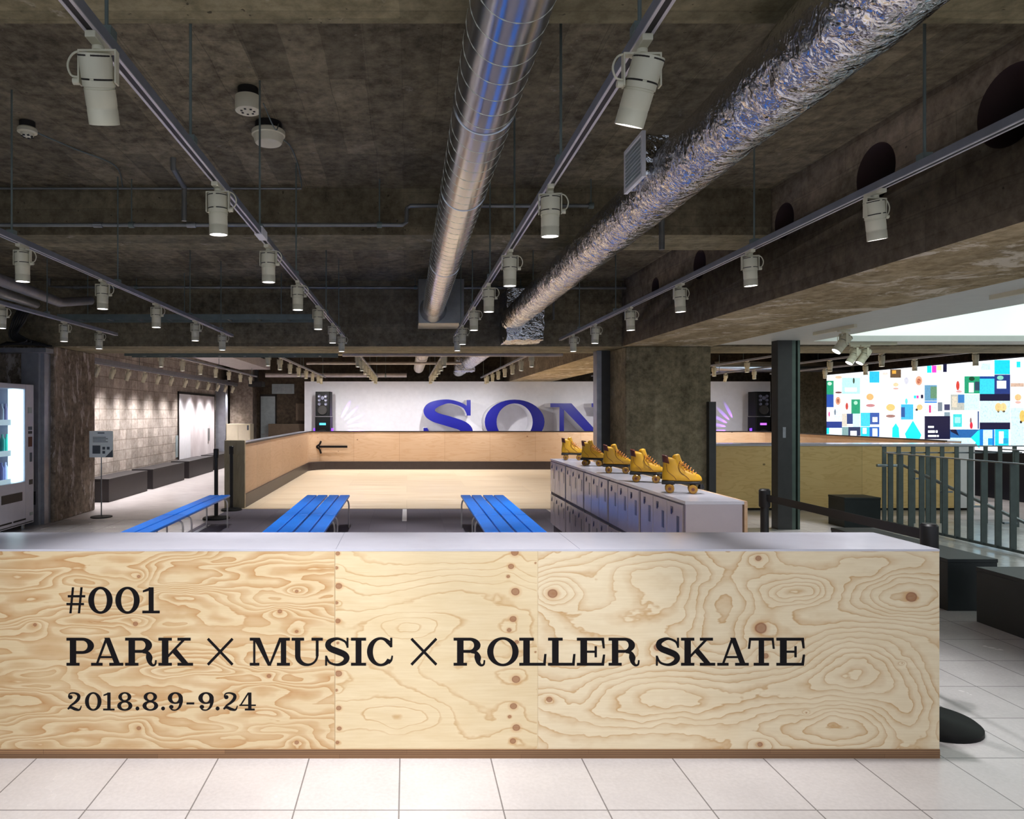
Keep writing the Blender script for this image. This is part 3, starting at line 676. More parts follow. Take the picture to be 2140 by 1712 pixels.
def foil_duct(name, x, z, r, y0, y1, label):
    t = thing(name, label, 'duct', (x, y0, z)); n, k = 56, int((y1-y0)/.035)
    yy, aa = np.meshgrid(np.linspace(0, y1-y0, k), np.arange(n)/n*2*PI, indexing='ij')
    cxn, czn = np.cos(aa), np.sin(aa)
    d = r*(1+.05*fbm(yy*4, np.abs(aa-PI)*1.5+40, 5, 2)+.025*fbm(yy*11+9, np.abs(aa-PI)*3, 9, 2))
    for s_ in np.arange(.9, y1-y0, 1.0): d -= .006*np.exp(-((yy-s_)/.02)**2)
    mb = MB(); mb.v = [(float(a), float(b), float(c)) for a, b, c in zip((cxn*d).ravel(), yy.ravel(), (czn*d).ravel())]
    mb.f = [[i*n+j, i*n+(j+1) % n, (i+1)*n+(j+1) % n, (i+1)*n+j] for i in range(k-1) for j in range(n)]+[list(range(n))]; mb.m = [0]*len(mb.f)
    mb.build('foil_wrap', M['foil'], t)
    for yy in (1.0, (y1-y0)*.85): MB().cyl((0, yy, r*.9), (0, yy, ZS-z), .006, 8).build('hanger', M['rod'], t)
    return t
fd = foil_duct('foil_duct', 1.37, CH+1.225, .150, -1.0, 9.0, 'fat duct wrapped in crinkled silver foil')
def crinkle_box(x0, x1, y0, y1, z0, z1, amp=.012):
    b = bmesh.new(); bmesh.ops.create_cube(b, size=1); bmesh.ops.subdivide_edges(b, edges=b.edges, cuts=9, use_grid_fill=True)
    mb = MB()
    for v in b.verts: mb.v.append((x0+(v.co.x+.5)*(x1-x0)+random.uniform(-amp, amp), y0+(v.co.y+.5)*(y1-y0)+random.uniform(-amp, amp), z0+(v.co.z+.5)*(z1-z0)+random.uniform(-amp, amp)))
    mb.f = [[v.index for v in f.verts] for f in b.faces]; mb.m = [0]*len(mb.f); b.free(); return mb
crinkle_box(-.24, .24, -.32, .30, -.25, .42).build('end_box', M['foil'], fd, loc=(1.53-1.37, 10.25, -.025))
gb = crinkle_box(0, .26, -.13, .13, -.10, .10, .006).build('side_outlet', M['foil'], fd, loc=(1.2-1.37, 4.615, 2.825-CH-1.225))
MB().box(-.016, -.001, -.145, .145, -.115, .115).box(-.02, -.016, -.145, -.125, -.115, .115).box(-.02, -.016, .125, .145, -.115, .115).box(-.02, -.016, -.125, .125, -.115, -.098).box(-.02, -.016, -.125, .125, .098, .115).build('grille_frame', M['white'], gb)
m = MB()
for k in range(9): m.box(-.0195, -.0162, -.122, .122, -.09+k*.0205, -.078+k*.0205)
m.build('louvre', M['frost'], gb)
fd2 = foil_duct('foil_duct', 1.45, CH+1.2, .17, 11.2, 19.3, 'far foil duct seen under the cross beam')
crinkle_box(-.3, .15, 5.0, 5.6, -.2, .28).build('foil_box', M['foil'], fd2)
crinkle_box(-.4, .0, 1.0, 1.4, -.17, .18).build('foil_box', M['foil'], fd2)

# ------------------------------------------------------------------ pipes, conduits, detectors
def pipe(name, pts, r, label, cat='pipe', mat=None, hangers=(), flanges=()):
    t = thing(name, label, cat, pts[0]); o = Vector(pts[0])
    MB().tube([Vector(p)-o for p in pts], r, 12).build('pipe_run', mat or M['pipe'], t)
    for (x, y, z) in hangers:
        MB().cyl(Vector((x, y, z))-o, Vector((x, y, ZS))-o, .005, 8).lathe([(r+.008, -.02), (r+.008, .02)], Vector((x, y, z))-o, 14, axis='x').build('hanger', M['rod'], t)
    for (x, y, z) in flanges:
        MB().lathe([(r+.006, -.035), (r+.007, .035)], Vector((x, y, z))-o, 16, axis='x').build('coupling', M['steel'], t)
    return t
yp = 5.45; z1 = CH+394*yp/F; z2 = CH+434*yp/F
pipe('sprinkler_pipe', [(-5, yp, z1), (-.03, yp, z1), (-.003, yp, z1+.02), (0, yp, z2-.02), (.03, yp, z2), (1.46, yp, z2)], .016, 'thin steel pipe with an upward step crossing before the second beam', hangers=[px(275,470,yp), px(793,470,yp), px(1235,430,yp)], flanges=[px(205,470,yp), px(400,470,yp)])
pipe('sprinkler_pipe', [px(385,462,5.3), px(385,392,5.3), px(362,352,5.0), (px(362,352,5.0).x, 5.0, ZS)], .02, 'short bent sprinkler drop pipe under the slab on the left')
y2 = 9.47
pipe('sprinkler_pipe', [px(30,520,8.0), px(100,556,9.3), px(103,560,y2), px(103,598,y2), px(118,600,y2), px(1325,602,y2), px(1350,575,y2), px(1352,530,y2)], .02, 'long steel pipe across the dark bay before the main beam', hangers=[px(285,600,y2), px(622,601,y2), px(868,601,y2), px(1088,601,y2)], flanges=[px(160,600,y2)])
pipe('sprinkler_pipe', [(px(1383,415,5.4).x,5.4,ZS), px(1383,522,5.4)], .022, 'vertical drop pipe under the foil duct')
pipe('sprinkler_pipe', [(px(1157,590,9.3).x,9.3,ZS), px(1157,668,9.3)], .014, 'small vertical drop pipe between the foil box and spotlights')
pipe('conduit', [(-4.5, 5.6, ZS-.025), (px(630,385,5.6).x, 5.6, ZS-.025)], .010, 'grey conduit along the slab edge at the second beam')
pipe('pipe_insulated', [px(-80,555,5.0), px(125,632,8.4), px(190,628,8.9)], .055, 'upper grey insulated pipe at the far left under the slab', mat=M['insul'])
pipe('pipe_insulated', [px(-80,585,5.0), px(75,636,8.4)], .05, 'lower shiny insulated pipe at the far left under the slab', mat=M['steel'])
for (X, Y, d, h, rr, lb, top) in ((518, 187, 3.93, .07, .072, 'deep drum shaped detector on the slab, nearer of the pair', .05), (561, 258, 4.40, .075, .105, 'wide stepped detector on the slab, farther of the pair', .05), (57, 255, 4.38, .05, .058, 'small white smoke detector on the slab at left', .04)):
    x = (X-VX)*d/F; t = thing('smoke_detector', lb, 'detector', (x, d, ZS))
    MB().lathe([(rr*.8, 0), (rr*.8, -top)], (0,0,0), 30).build('mounting_base', M['slot'], t)
    if rr > .1: pr = [(rr*.95, -top), (rr, -top-.005), (rr, -top-.03), (rr*.93, -top-.035), (rr*.80, -top-.075), (rr*.76, -top-.08), (.001, -top-.083)]
    elif rr > .06: pr = [(rr, -top), (rr, -top-.075), (rr*.96, -top-.08), (.001, -top-.082)]
    else: pr = [(rr*.9, -top), (rr, -top-.008), (rr, -top-.028), (rr*.7, -top-.034), (rr*.62, -top-.05), (.001, -top-.054)]
    MB().lathe(pr, (0,0,0), 36).build('detector_body', M['cream'], t)
    if rr < .08:
        mm = MB()
        for k in range(7): a = k/7*2*PI; mm.box(rr*.5*math.cos(a)-.006, rr*.5*math.cos(a)+.006, rr*.5*math.sin(a)-.006, rr*.5*math.sin(a)+.006, -top-.084 if rr > .06 else -top-.056, -top-.078 if rr > .06 else -top-.045)
        mm.build('sensor_holes', M['slot'], t)
def wire(pts, r, label, mat=None):
    return tag(MB().tube(cr([tuple(p) for p in pts], 6), r, 6).build('ceiling_wire', mat or M['rod']), label, 'wire')
wire([(-.84,4.05,ZS-.03), (-.80,4.2,ZS-.12), (-.80,4.32,ZS-.04)], .004, 'wire looping between the two ceiling detectors')
wire([(-.83,4.5,ZS-.05), (-.80,4.75,ZS-.012), (-.80,5.1,ZS-.02), (-.85,5.6,ZS-.012)], .005, 'wire from the wide detector to the second beam')
wire([(-2.38,4.45,ZS-.04), (-2.3,4.8,ZS-.012), (-2.15,5.1,ZS-.02), (-2.3,5.6,ZS-.012)], .005, 'wire from the small smoke detector to the second beam')
def ladder(x0, x1, y, z, label, w=.3):
    t = thing('cable_ladder', label, 'cable tray', (x0, y, z)); L = x1-x0
    MB().box(0, L, -.0, .012, -.035, .035).build('side_rail', M['rod'], t); MB().box(0, L, w, w+.012, -.035, .035).build('side_rail', M['rod'], t)
    for k in range(int(L/.4)): MB().box(.2+k*.4, .23+k*.4, .012, w, -.02, 0).build('rung', M['steel'], t)
    for k in range(3):
        xx = L*(.12+.38*k); MB().cyl((xx, .006, .03), (xx, .006, (ZS if y < 9.6 or y > 10.8 else ZB)-z), .006, 8).build('hanger', M['rod'], t)
    return t
ladder(-4.6, -1.25, 9.1, CH+1.27, 'horizontal cable ladder in front of the main beam')
ladder(-4.4, -1.1, 10.78, CH+.93, 'bluish cable ladder just behind the main beam')
for k in range(6):
    a = k*.05; y = 9.10+.031*k
    tag(MB().tube(cr([(-4.95-a, y, 2.9), (-5.0-a, y-.05, 2.72), (-5.12-a*.6, y, 2.58-a*.3), (-5.0+a, y, 2.47-a*.2), (-5.35, y, 2.42+a*.2)], 6), .014, 8).build('cable', M['cable']), 'dark electrical cable hanging in the bundle beside the left pillar', 'cable', 'cables beside the left pillar')
tag(MB().box(-6.4, -4.85, 9.3, 9.5, 2.34, 2.40).build('shutter_box', M['post_grey']), 'grey steel channel above the vending machine', 'channel')
# pale ducts and pipes beyond the main beam
tag(MB().box(-4.6, -3.75, 11.2, 19.0, 2.72, 2.95).build('flat_duct', M['duct_far']), 'wide flat pale duct over the left passage beyond the beam', 'duct')
pipe('pipe_pale', [(-4.0, 19.6, 2.60), (.0, 19.6, 2.60)], .06, 'pale horizontal pipe above the left half of the white wall', mat=M['duct_far'], hangers=[(-3, 19.6, 2.6), (-.6, 19.6, 2.6)])
pipe('pipe_pale', [(-1.03, 11.1, CH+.945), (2.5, 11.1, CH+.945)], .035, 'pale horizontal pipe just behind the main beam', mat=M['duct_far'])
pipe('pipe_pale', [(-2.2, 15.2, 2.62), (1.2, 15.2, 2.62)], .03, 'thin pale pipe crossing high over the rink', mat=M['duct_far'])
t = ductY('spiral_duct', 0, 0, .14, 0, 3.6, 'shiny horizontal duct seen through the opening right of the pillar', None); [MB().cyl((0, yy, .13), (0, yy, ZS-2.76), .006, 8).build('hanger', M['rod'], t) for yy in (.8, 2.8)]; t.location = (8.2, 18.5, 2.76); t.rotation_euler = (0, 0, -PI/2)

# ------------------------------------------------------------------ steel posts
tag(MB().box(-5.24, -5.0, 9.4, 9.46, 0, 2.34).box(-5.03, -4.955, 9.46, 9.63, 0, 2.34).box(-5.24, -5.17, 9.46, 9.63, 0, 2.34).build('shutter_post', M['post_grey'], bevel=.004), 'grey steel shutter post between vending machine and left pillar', 'post')
tag(MB().box(-5.12, -5.04, 9.37, 9.40, .28, .46).build('wall_socket', M['black']), 'black socket box low on the grey shutter post', 'socket')
tag(MB().box(2.83, 2.90, 10.3, 10.5, 0, ZB, 0).box(2.90, 3.03, 10.3, 10.36, 0, ZB, 1).build('shutter_post', [M['post_grey'], M['post_dark']]), 'steel shutter post on the left edge of the big pillar', 'post')
tag(MB().box(4.175, 4.27, 9.55, 9.635, 0, 1.68).build('shutter_post', M['post_dark']), 'short dark steel post at the right edge of the big pillar', 'post')
p = thing('partition_post', 'tall dark steel post standing right of the pillar', 'post', (4.85, 9.04, 0))
MB().box(0, .185, 0, .16, 0, 2.475).build('post_face', M['post_dark'], p)
MB().box(.185, .235, .005, .16, 0, 2.475).box(.262, .292, .005, .16, 0, 2.475).build('channel', M['post_green'], p)
MB().box(.235, .262, .05, .16, 0, 2.475).build('channel_slot', M['black'], p)
m = MB().box(.06, .10, -.006, 0, 1.20, 1.34); m.build('latch_plate', M['steel'], p)

# ------------------------------------------------------------------ rink
def arc(cx_, cy_, r, a0, a1, n=8): return [(cx_+r*math.cos(math.radians(a0+(a1-a0)*k/n)), cy_+r*math.sin(math.radians(a0+(a1-a0)*k/n))) for k in range(n+1)]
struct(MB().prism([(-2.62,10.94),(4.3,10.94),(4.3,11.4),(9.5,11.4),(9.5,18.6),(-2.62,18.6)], lambda a, b, h: (a, b, h), .001, .012).build('floor_rink', M['rink']))
def barrier_path(r, off): # polyline offset outward by off
    L, T, Rr = -2.6-off, 18.6+off, 9.5+off
    return [(L, 11.06)]+arc(L+r, T-r, r, 180, 90)+arc(Rr-r, T-r, r, 90, 0)+[(Rr, 12.2)]
def wallstrip(mb, inner, outer, z0, z1, fs=lambda i, n: 0):
    n = len(inner); v = [(a, b, z) for z in (z0, z1) for a, b in inner+outer]; N = 2*n
    for i in range(n-1):
        mi = fs(i, n)
        mb.add(v, [(i, i+1, N+i+1, N+i), (n+i, N+n+i, N+n+i+1, n+i+1), (N+i, N+i+1, N+n+i+1, N+n+i), (i, n+i, n+i+1, i+1)], mi)
    mb.add(v, [(0, N, N+n, n), (n-1, n+n-1, N+n+n-1, N+n-1)], fs(0, n))
bar = thing('rink_barrier', 'waist high plywood barrier around the rink with black rail and kick plate', 'barrier', (0,0,0))
side = lambda i, n: 1 if i in (0, n-2) else 0
mb = MB(); wallstrip(mb, barrier_path(.3, 0), barrier_path(.3, .28), .0, 1.02, side); mb.build('plywood_panel', [M['ply_rink'], M['ply_side']], bar)
mb = MB(); wallstrip(mb, barrier_path(.62, -.025), barrier_path(.3, .0), .013, .225); mb.build('kick_plate', M['kick'], bar)
mb = MB(); wallstrip(mb, barrier_path(.3, -.012), barrier_path(.3, .03), 1.02, 1.045); mb.build('top_rail', M['black'], bar)
mb = MB(); wallstrip(mb, barrier_path(.3, .03), barrier_path(.3, .285), 1.02, 1.032); mb.build('top_board', M['white_gloss'], bar)
MB().box(-2.9, -2.575, 11.0, 11.06, 0, 1.09).build('end_post', M['post_wood'], bar, bevel=.004)
ya = 18.56
ax = lambda p: (p-VX)*ya/F
az = lambda p: CH-(p-VY)*ya/F
m = MB().box(ax(666), ax(726), ya, ya+.004, az(936), az(931.5))
pts = [(ax(671), az(922)), (ax(668), az(929)), (ax(661), az(934)), (ax(668), az(939)), (ax(671), az(948))]
for a, b in zip(pts[:-1], pts[1:]): m.obox((a[0], ya+.002, a[1]), (b[0], ya+.002, b[1]), .05, .004, up=(0,1,0))
m.build('arrow', M['lettering'], bar)
struct(MB().box(-2.8, 2.2, 4.6, 10.94, 0, .006).build('floor_carpet', M['carpet']))
tag(MB().box(-.065, .0, 9.72, 10.92, .006, .008).build('floor_stripe', M['white']), 'short white stripe on the dark carpet by the rink edge', 'floor marking')
tag(MB().box(-2.72, -2.66, 7.0, 9.4, .006, .008).build('floor_stripe', M['white']), 'thin white stripe along the left edge of the carpet', 'floor marking')
# white wall with letters and speakers
tag(MB().box(-3.0, 10.67, 20.3, 20.42, 0, 2.455).build('display_wall', M['white']), 'long white freestanding wall behind the rink', 'wall', kind='structure')
YL = 19.45
lx = lambda p: (p-VX)*YL/F
lz = lambda p: CH-(p-VY)*YL/F
for ch, a, b, t0, t1, lb in (('S', 885, 988, 836, 927, 'large blue letter S with white sides on the white wall'), ('O', 1013, 1138, 837, 927, 'large blue letter O with white sides on the white wall'), ('N', 1150, 1286, 843, 924, 'large blue letter N partly hidden behind the steel post')):
    mb = MB(); glyph(mb, ch, lx(a), lx(b), lz(t1), lz(t0), YL, 20.3, 0, 1)
    mb.m = [1 if mm == 1 else 0 for mm in mb.m]
    o = mb.build('wall_letter', [M['sonyblue'], M['white']]); tag(o, lb, 'letter', 'letters on the white wall')
def speaker(x, y, glow, label):
    t = thing('tower_speaker', label, 'speaker', (x, y, 0))
    MB().box(-.3, .3, -.25, .25, 0, .72).build('stand', M['black'], t)
    MB().prism([(-.21,-.2),(.21,-.2),(.24,.22),(-.24,.22)], lambda a, b, h: (a, b, h), .72, 1.42).build('lower_cabinet', M['blackm'], t, bevel=.02)
    MB().prism([(-.20,-.2),(.20,-.2),(.23,.22),(-.23,.22)], lambda a, b, h: (a, b, h), 1.44, 2.13).build('upper_cabinet', M['blackm'], t, bevel=.02)
    for z, r in ((.92, .15), (1.62, .14), (1.95, .06)):
        MB().lathe([(r, -.02), (r*.95, -.035), (r*.7, -.01), (r*.3, .01), (.001, -.01)], (0, -.2, z), 28, axis='y').build('speaker_cone', M['handle'] if r < .1 else M['slot'], t)
    for i in range(3):
        for j in range(2): MB().lathe([(.045, 0), (.04, -.02), (.001, -.015)], (-.09+.18*j, -.205, 1.78+.11*i), 14, axis='y').build('tweeter', M['handle'], t)
    MB().box(-.09, .09, -.206, -.2, 1.19, 1.25).build('display', emit('speaker_display_'+glow[0], glow[1], 1.5), t)
    for s in (-1, 1):
        m = MB().obox((s*.2, .0, .8), (s*.24, .0, 1.1), .02, .1); m.build('light_bar', emit('speaker_light', (130,70,240), .8), t)
    return t
speaker(px(676, 860, 19.6).x, 19.6, ('blue', (60,150,200)), 'tall black party speaker at the left end of the white wall')
speaker(10.0, 19.6, ('violet', (150,80,200)), 'tall black party speaker at the right end of the white wall')
def beams(x, y, z, sgn, n=5):
    for k in range(n):
        l = lamp('party_beam', 190 if sgn > 0 else 60, 9, .3, None, (x+sgn*.27, 20.20, z), (0,0,0), .006, (.36,.10,1))
        a = math.radians(62-17*k); tgt = Vector((x+sgn*(.27+.55*math.cos(a)), 20.3, z+.55*math.sin(a))); l.rotation_euler = (tgt-l.location).to_track_quat('-Z', 'Y').to_euler()
beams(px(676,860,19.6).x, 19.6, 1.06, 1); beams(10.0, 19.6, 1.06, -1)

# ------------------------------------------------------------------ left passage
def dark_bench(x0, x1, y0, y1, label, mat, group, h=.4):
    t = thing('box_bench', label, 'bench', ((x0+x1)/2, (y0+y1)/2, 0)); w, l = (x1-x0)/2, (y1-y0)/2
    MB().box(-w, w, -l, l, 0, h-.03).build('body', mat, t); MB().box(-w-.004, w+.004, -l-.004, l+.004, h-.029, h).build('seat_board', mat, t, bevel=.003); return t
for k, (a, b) in enumerate(((11.8, 13.55), (13.85, 15.8), (16.15, 18.15), (18.5, 20.2))):
    dark_bench(-5.5, -5.08, a, b, 'dark brown box bench along the block wall, %s from the pillar' % ORD[k], M['bench_dark'], 'box benches')
d = thing('door_1', '', 'door', (-5.6, 16.9, 0)); d['kind'] = 'structure'; del d['category']
MB().box(.0, .03, 0, .05, 0, 2.05).box(0, .03, 3.15, 3.2, 0, 2.05).box(0, .03, 0, 3.2, 2.0, 2.06).build('door_frame', M['slot'], d)
MB().box(.005, .025, .05, .95, 0, 2.0).build('door_leaf', M['white'], d)
MB().box(.005, .022, .95, 3.15, 0, 2.0).build('door_leaf', M['door_pale'], d)
MB().box(.025, .05, 2.5, 2.6, .75, 1.1).build('door_handle', M['steel'], d)
tag(MB().box(-5.598, -5.585, 16.75, 17.6, .45, .98).build('wall_poster', M['frost']), 'small grey poster low beside the pale door', 'poster')
tag(MB().box(-5.59, -5.3, 20.25, 20.5, 0, 2.5).build('steel_post', M['post_grey']), 'grey steel post right of the pale double door', 'post')
cb = thing('cream_cabinet', 'cream cabinet standing against the rear concrete pier', 'cabinet', (-5.28, 20.25, 0))
MB().box(0, .70, 0, .45, 0, 1.21).build('body', M['cabinet_cream'], cb); MB().box(.01, .345, -.015, 0, .05, 1.2).build('door', M['cabinet_cream'], cb); MB().box(.355, .69, -.015, 0, .05, 1.2).build('door', M['cabinet_cream'], cb); MB().box(.61, .66, -.02, -.014, 1.03, 1.17).build('label_plate', M['ink'], cb)
struct(MB().box(-5.3, -4.62, 20.75, 21.3, 0, 2.9).build('wall_pier_back', concrete('pier_concrete', (80,70,62), (120,108,98), (160,148,142), 'zxy', 2, .12, .3, .7, streak=(2,2,.5))))
dd = thing('door_2', '', 'door', (-4.78, 21.24, 0)); dd['kind'] = 'structure'; del dd['category']
dx = (553-523)*21.2/F
MB().box(.3, .3+dx, 0, .05, 0, 2.04).build('door_leaf', M['frost'], dd); MB().box(.27, .3, 0, .055, 0, 2.08).box(.3+dx, .33+dx, 0, .055, 0, 2.08).box(.27, .33+dx, 0, .055, 2.04, 2.1).build('door_frame', M['slot'], dd); MB().box(.3, .3+dx, -.02, 0, .86, .89).build('push_bar', M['steel'], dd)
g = thing('air_grille', 'pale grey louvred air grille high on the rear wall', 'vent', (-4.14, 21.25, 2.12))
MB().box(0, .68, 0, .05, 0, .3).build('grille_frame', M['frost'], g)
m = MB()
for k in range(7): m.box(.04, .64, -.01, .0, .035+k*.035, .05+k*.035)
m.build('louvre', M['steel'], g)
tag(MB().box(-4.2, -3.02, 21.0, 21.2, 0, 1.2).build('low_partition', M['brown_panel']), 'low brown panel against the rear wall behind the barrier', 'panel')
tag(MB().box(-3.4, -3.05, 21.2, 21.29, 1.3, 1.82).build('wall_board', M['brown_panel']), 'small brown board on the rear wall beside the white wall', 'board')
tag(MB().box(-4.6, -4.2, 20.1, 20.5, 2.3, 2.45).box(-4.45, -4.35, 20.2, 20.3, 2.45, ZS).build('ceiling_projector', M['black']), 'small dark device hung from the ceiling at the passage end', 'projector')
struct(MB().box(10.75, 13.0, 20.1, 20.4, 0, 2.9).build('wall_pier_right', M['column']))
# notice stand
t = thing('sign_stand', 'notice on a thin stand in front of the left pillar', 'sign', (-4.47, 10.13, 0))
MB().lathe([(.15, 0), (.15, .012), (.02, .018)], (0,0,0), 28).build('base', M['blackm'], t); MB().cyl((0,0,.012), (0,0,.9), .009, 10).build('pole', M['steel'], t)
MB().box(-.172, .172, -.012, -.002, .876, 1.262).build('notice_sheet', M['sheet'], t)
m = MB().box(-.05, .05, -.0135, -.012, 1.225, 1.24)
for k in range(4): m.box(-.12, .10-.03*(k % 2), -.0135, -.012, 1.10+k*.022, 1.108+k*.022)
m.box(-.125, -.01, -.0135, -.012, .93, 1.05).box(.02, .06, -.0135, -.012, .99, 1.03).box(.085, .125, -.0135, -.012, .99, 1.03).box(.02, .06, -.0135, -.012, .93, .97)
m.prism([(.06,.877),(.171,.877),(.171,.99)], lambda a, b, h: (a, h, b), -.0135, -.012); m.build('notice_print', M['ink'], t)
# vending machine
vm = thing('vending_machine', 'white vending machine with glowing window at the left edge', 'vending machine', (-4.98, 8.24, 0))
m = MB().box(-.78, -.5, 0, 1.0, .07, 1.9).box(-.5, 0, 0, .12, .07, 1.9).box(-.5, 0, .80, 1.0, .07, 1.9).box(-.5, 0, .12, .80, .07, .63).box(-.5, 0, .12, .80, 1.835, 1.9)
m.build('cabinet', M['vend'], vm, bevel=.006)
MB().box(-.5, -.49, .12, .80, .63, 1.835).build('inner_back', M['vend_back'], vm)
MB().box(-.10, -.02, .57, .78, .64, 1.83).build('light_tube', M['vend_glow'], vm)
for z in (.64, 1.0, 1.39):
    MB().box(-.48, -.112, .12, .79, z, z+.012).build('shelf', M['vend'], vm); MB().box(-.05, -.045, .14, .54, z-.02, z+.05).build('price_strip', M['price'], vm)
gt = NT('vending_glass'); gt.set(Base_Color=WH, Roughness=.02, Transmission_Weight=1.0, IOR=1.1, Specular_IOR_Level=.2)
MB().box(-.012, -.006, .12, .80, .63, 1.835).build('window_pane', gt.m, vm)
MB().box(.0, .004, .26, .72, .39, .50).build('delivery_slot', M['black'], vm)
m = MB().box(0, .004, .2, .48, .13, .15).box(0, .004, .52, .80, .13, .15).box(0, .004, .05, .97, .085, .095); m.build('vent_slots', M['slot'], vm)
for (a, b, z0, z1, mt) in ((.855, .945, 1.52, 1.60, 'frost'), (.865, .95, 1.30, 1.345, 'ink'), (.865, .95, 1.25, 1.285, 'black'), (.865, .95, 1.08, 1.21, 'skate_brown'), (.90, .95, .88, 1.0, 'ink'), (.885, .965, .58, .645, 'black'), (.90, .97, .17, .21, 'frost')):
    MB().box(0, .006, a, b, z0, z1).build('control_panel', M[mt], vm)
m = MB()
for y in (.1, .9):
    for x in (-.7, -.1): m.cyl((x, y, 0), (x, y, .07), .03, 12)
m.build('feet', M['steel'], vm)
for k, (y, z, c) in enumerate(((8.77,.653,(150,160,230)), (8.86,.653,(200,205,240)), (8.95,.653,(160,170,230)), (8.79,1.013,(60,200,190)), (8.89,1.013,(70,220,200)), (8.77,1.403,(190,200,220)), (8.86,1.403,(120,110,150)), (8.95,1.403,(110,130,190)))):
    sh = ('bottom', 'middle', 'top')[0 if z < .7 else 1 if z < 1.2 else 2]; nn = ORD[k if k < 3 else k-3 if k < 5 else k-5]
    tag(MB().lathe([(.028, 0), (.03, .01), (.03, .17), (.012, .21), (.012, .24)], (-5.14, y, z), 16).build('drink_bottle', plain('bottle_%d' % k, c, .3)), '%s drink bottle on the %s shelf of the vending machine' % (nn, sh), 'bottle', 'bottles in the vending machine')

# ------------------------------------------------------------------ stanchions
def stanchion(x, y, label, h=.98, r=.19):
    t = thing('barrier_post', label, 'stanchion', (x, y, 0))
    MB().lathe([(r, 0), (r, .018), (r*.93, .03), (.05, .042), (.03, .05)], (0,0,0), 40).build('base', M['blackm'], t)
    MB().cyl((0,0,.045), (0,0,h-.12), .028, 20).build('post', M['black'], t)
    MB().lathe([(.034, h-.13), (.038, h-.12), (.038, h-.01), (.03, h)], (0,0,0), 24).build('belt_head', M['black'], t)
    return t
p1 = stanchion(2.555, 4.94, 'black belt post standing behind the lockers on the right'); p2 = stanchion(2.56, 3.39, 'black belt post behind the right end of the counter', r=.21)
MB().box(-.0012, .0012, -1.51, -.04, .895, .945).build('belt', M['black'], p1)
stanchion(-2.74, 9.95, 'black post standing alone on the carpet left of the rink entry', 1.01); stanchion(-2.74, 10.82, 'black post right in front of the rink barrier end', 1.01, .16)

# ------------------------------------------------------------------ blue benches
def make_bench():
    t = thing('blue_bench', '', 'bench', (0,0,0)); L, w, h = 1.80, .288, .42
    for s in (-1, 1): MB().box(-.137 if s < 0 else .008, -.008 if s < 0 else .137, -L/2, L/2, h-.028, h).build('seat_plank', M['blue'], t, bevel=.006)
    for yy in (-L/2+.14, L/2-.14):
        MB().tube(cr([(-.136,yy,0), (-.136,yy,.2), (-.134,yy,h-.10), (-.10,yy,h-.045), (0,yy,h-.042), (.10,yy,h-.045), (.134,yy,h-.10), (.136,yy,.2), (.136,yy,0)], 5), .0105, 10).build('leg_frame', M['chrome'], t)
    MB().tube([(0, -L/2+.14, h-.042), (0, L/2-.14, h-.042)], .01, 8).build('stretcher', M['chrome'], t)
    return t
BN = make_bench(); first = True
for gx0, gn, n in ((-2.505, 'left-hand single row', 1), (-1.05, 'left of the two double rows', 2), (1.01, 'right of the two double rows', 2)):
    for j in range(n):
        x = gx0+(0 if n == 1 else (-.149 if j == 0 else .149))
        for i, y in enumerate((8.38, 6.56)):
            o = BN if first else copy_tree(BN); first = False
            o.location = (x, y, .006 if gx0 > -2.6 else 0)
            tag(o, 'blue two-plank bench, %s%s one in the %s' % ('' if n == 1 else ('left ' if j == 0 else 'right '), 'far' if i == 0 else 'near', gn), 'bench', 'blue benches')

# ------------------------------------------------------------------ lockers and skates
YK = [4.385, 5.21, 6.03, 6.86, 7.64, 8.46]; LH = .965
def make_locker():
    t = thing('locker', '', 'locker', (0,0,0)); L = .815
    MB().box(.004, .358, .002, L, .17, LH-.0205).build('body', M['locker'], t); MB().box(.03, .36, .01, L-.01, 0, .17).build('plinth', M['locker_dark'], t)
    MB().box(0, .005, .0, L, .545, .565).box(0, .005, 0, .02, .17, LH-.0205).box(0, .005, L-.012, L, .17, LH-.0205).build('frame', M['locker_dark'], t)
    cw = (L-.035)/3
    for r, (z0, z1) in enumerate(((.18, .545), (.567, LH-.025))):
        for c in range(3):
            y0 = .022+c*cw
            d = MB().box(-.012, .003, y0, y0+cw-.008, z0+.004, z1-.004).build('door', M['locker_door'], t, bevel=.003)
            MB().box(-.0135, -.012, y0+.045, y0+.085, z1-.20, z1-.085).build('handle', M['handle'], d)
            MB().box(-.0145, -.012, y0+.15, y0+.185, z1-.075, z1-.035).build('lock_plate', M['handle'], d)
            MB().box(-.018, -.0145, y0+.16, y0+.175, z1-.085, z1-.05).build('key_tag', M['keytag'], d)
    return t
LK = make_locker()
for k in range(5):
    o = LK if k == 0 else copy_tree(LK); o.location = (1.765, YK[k], 0); o.scale = (1, (YK[k+1]-YK[k])/.818, 1)
    tag(o, 'grey three-door-wide locker unit, %s from the counter' % ORD[k], 'locker', 'lockers in the row')
tag(MB().box(1.755, 2.127, 4.36, 8.47, LH-.0195, LH).build('worktop_board', M['white_gloss']), 'long white board lying on top of the row of lockers', 'worktop')
tag(MB().box(1.759, 2.115, 4.36, 4.384, 0, LH-.02).build('end_board', M['locker']), 'pale end panel of the locker row facing the counter', 'panel')
tag(MB().box(2.128, 2.148, 4.36, 8.47, 0, LH).build('plywood_board', M['ply_rink']), 'plywood board along the back of the lockers', 'panel')
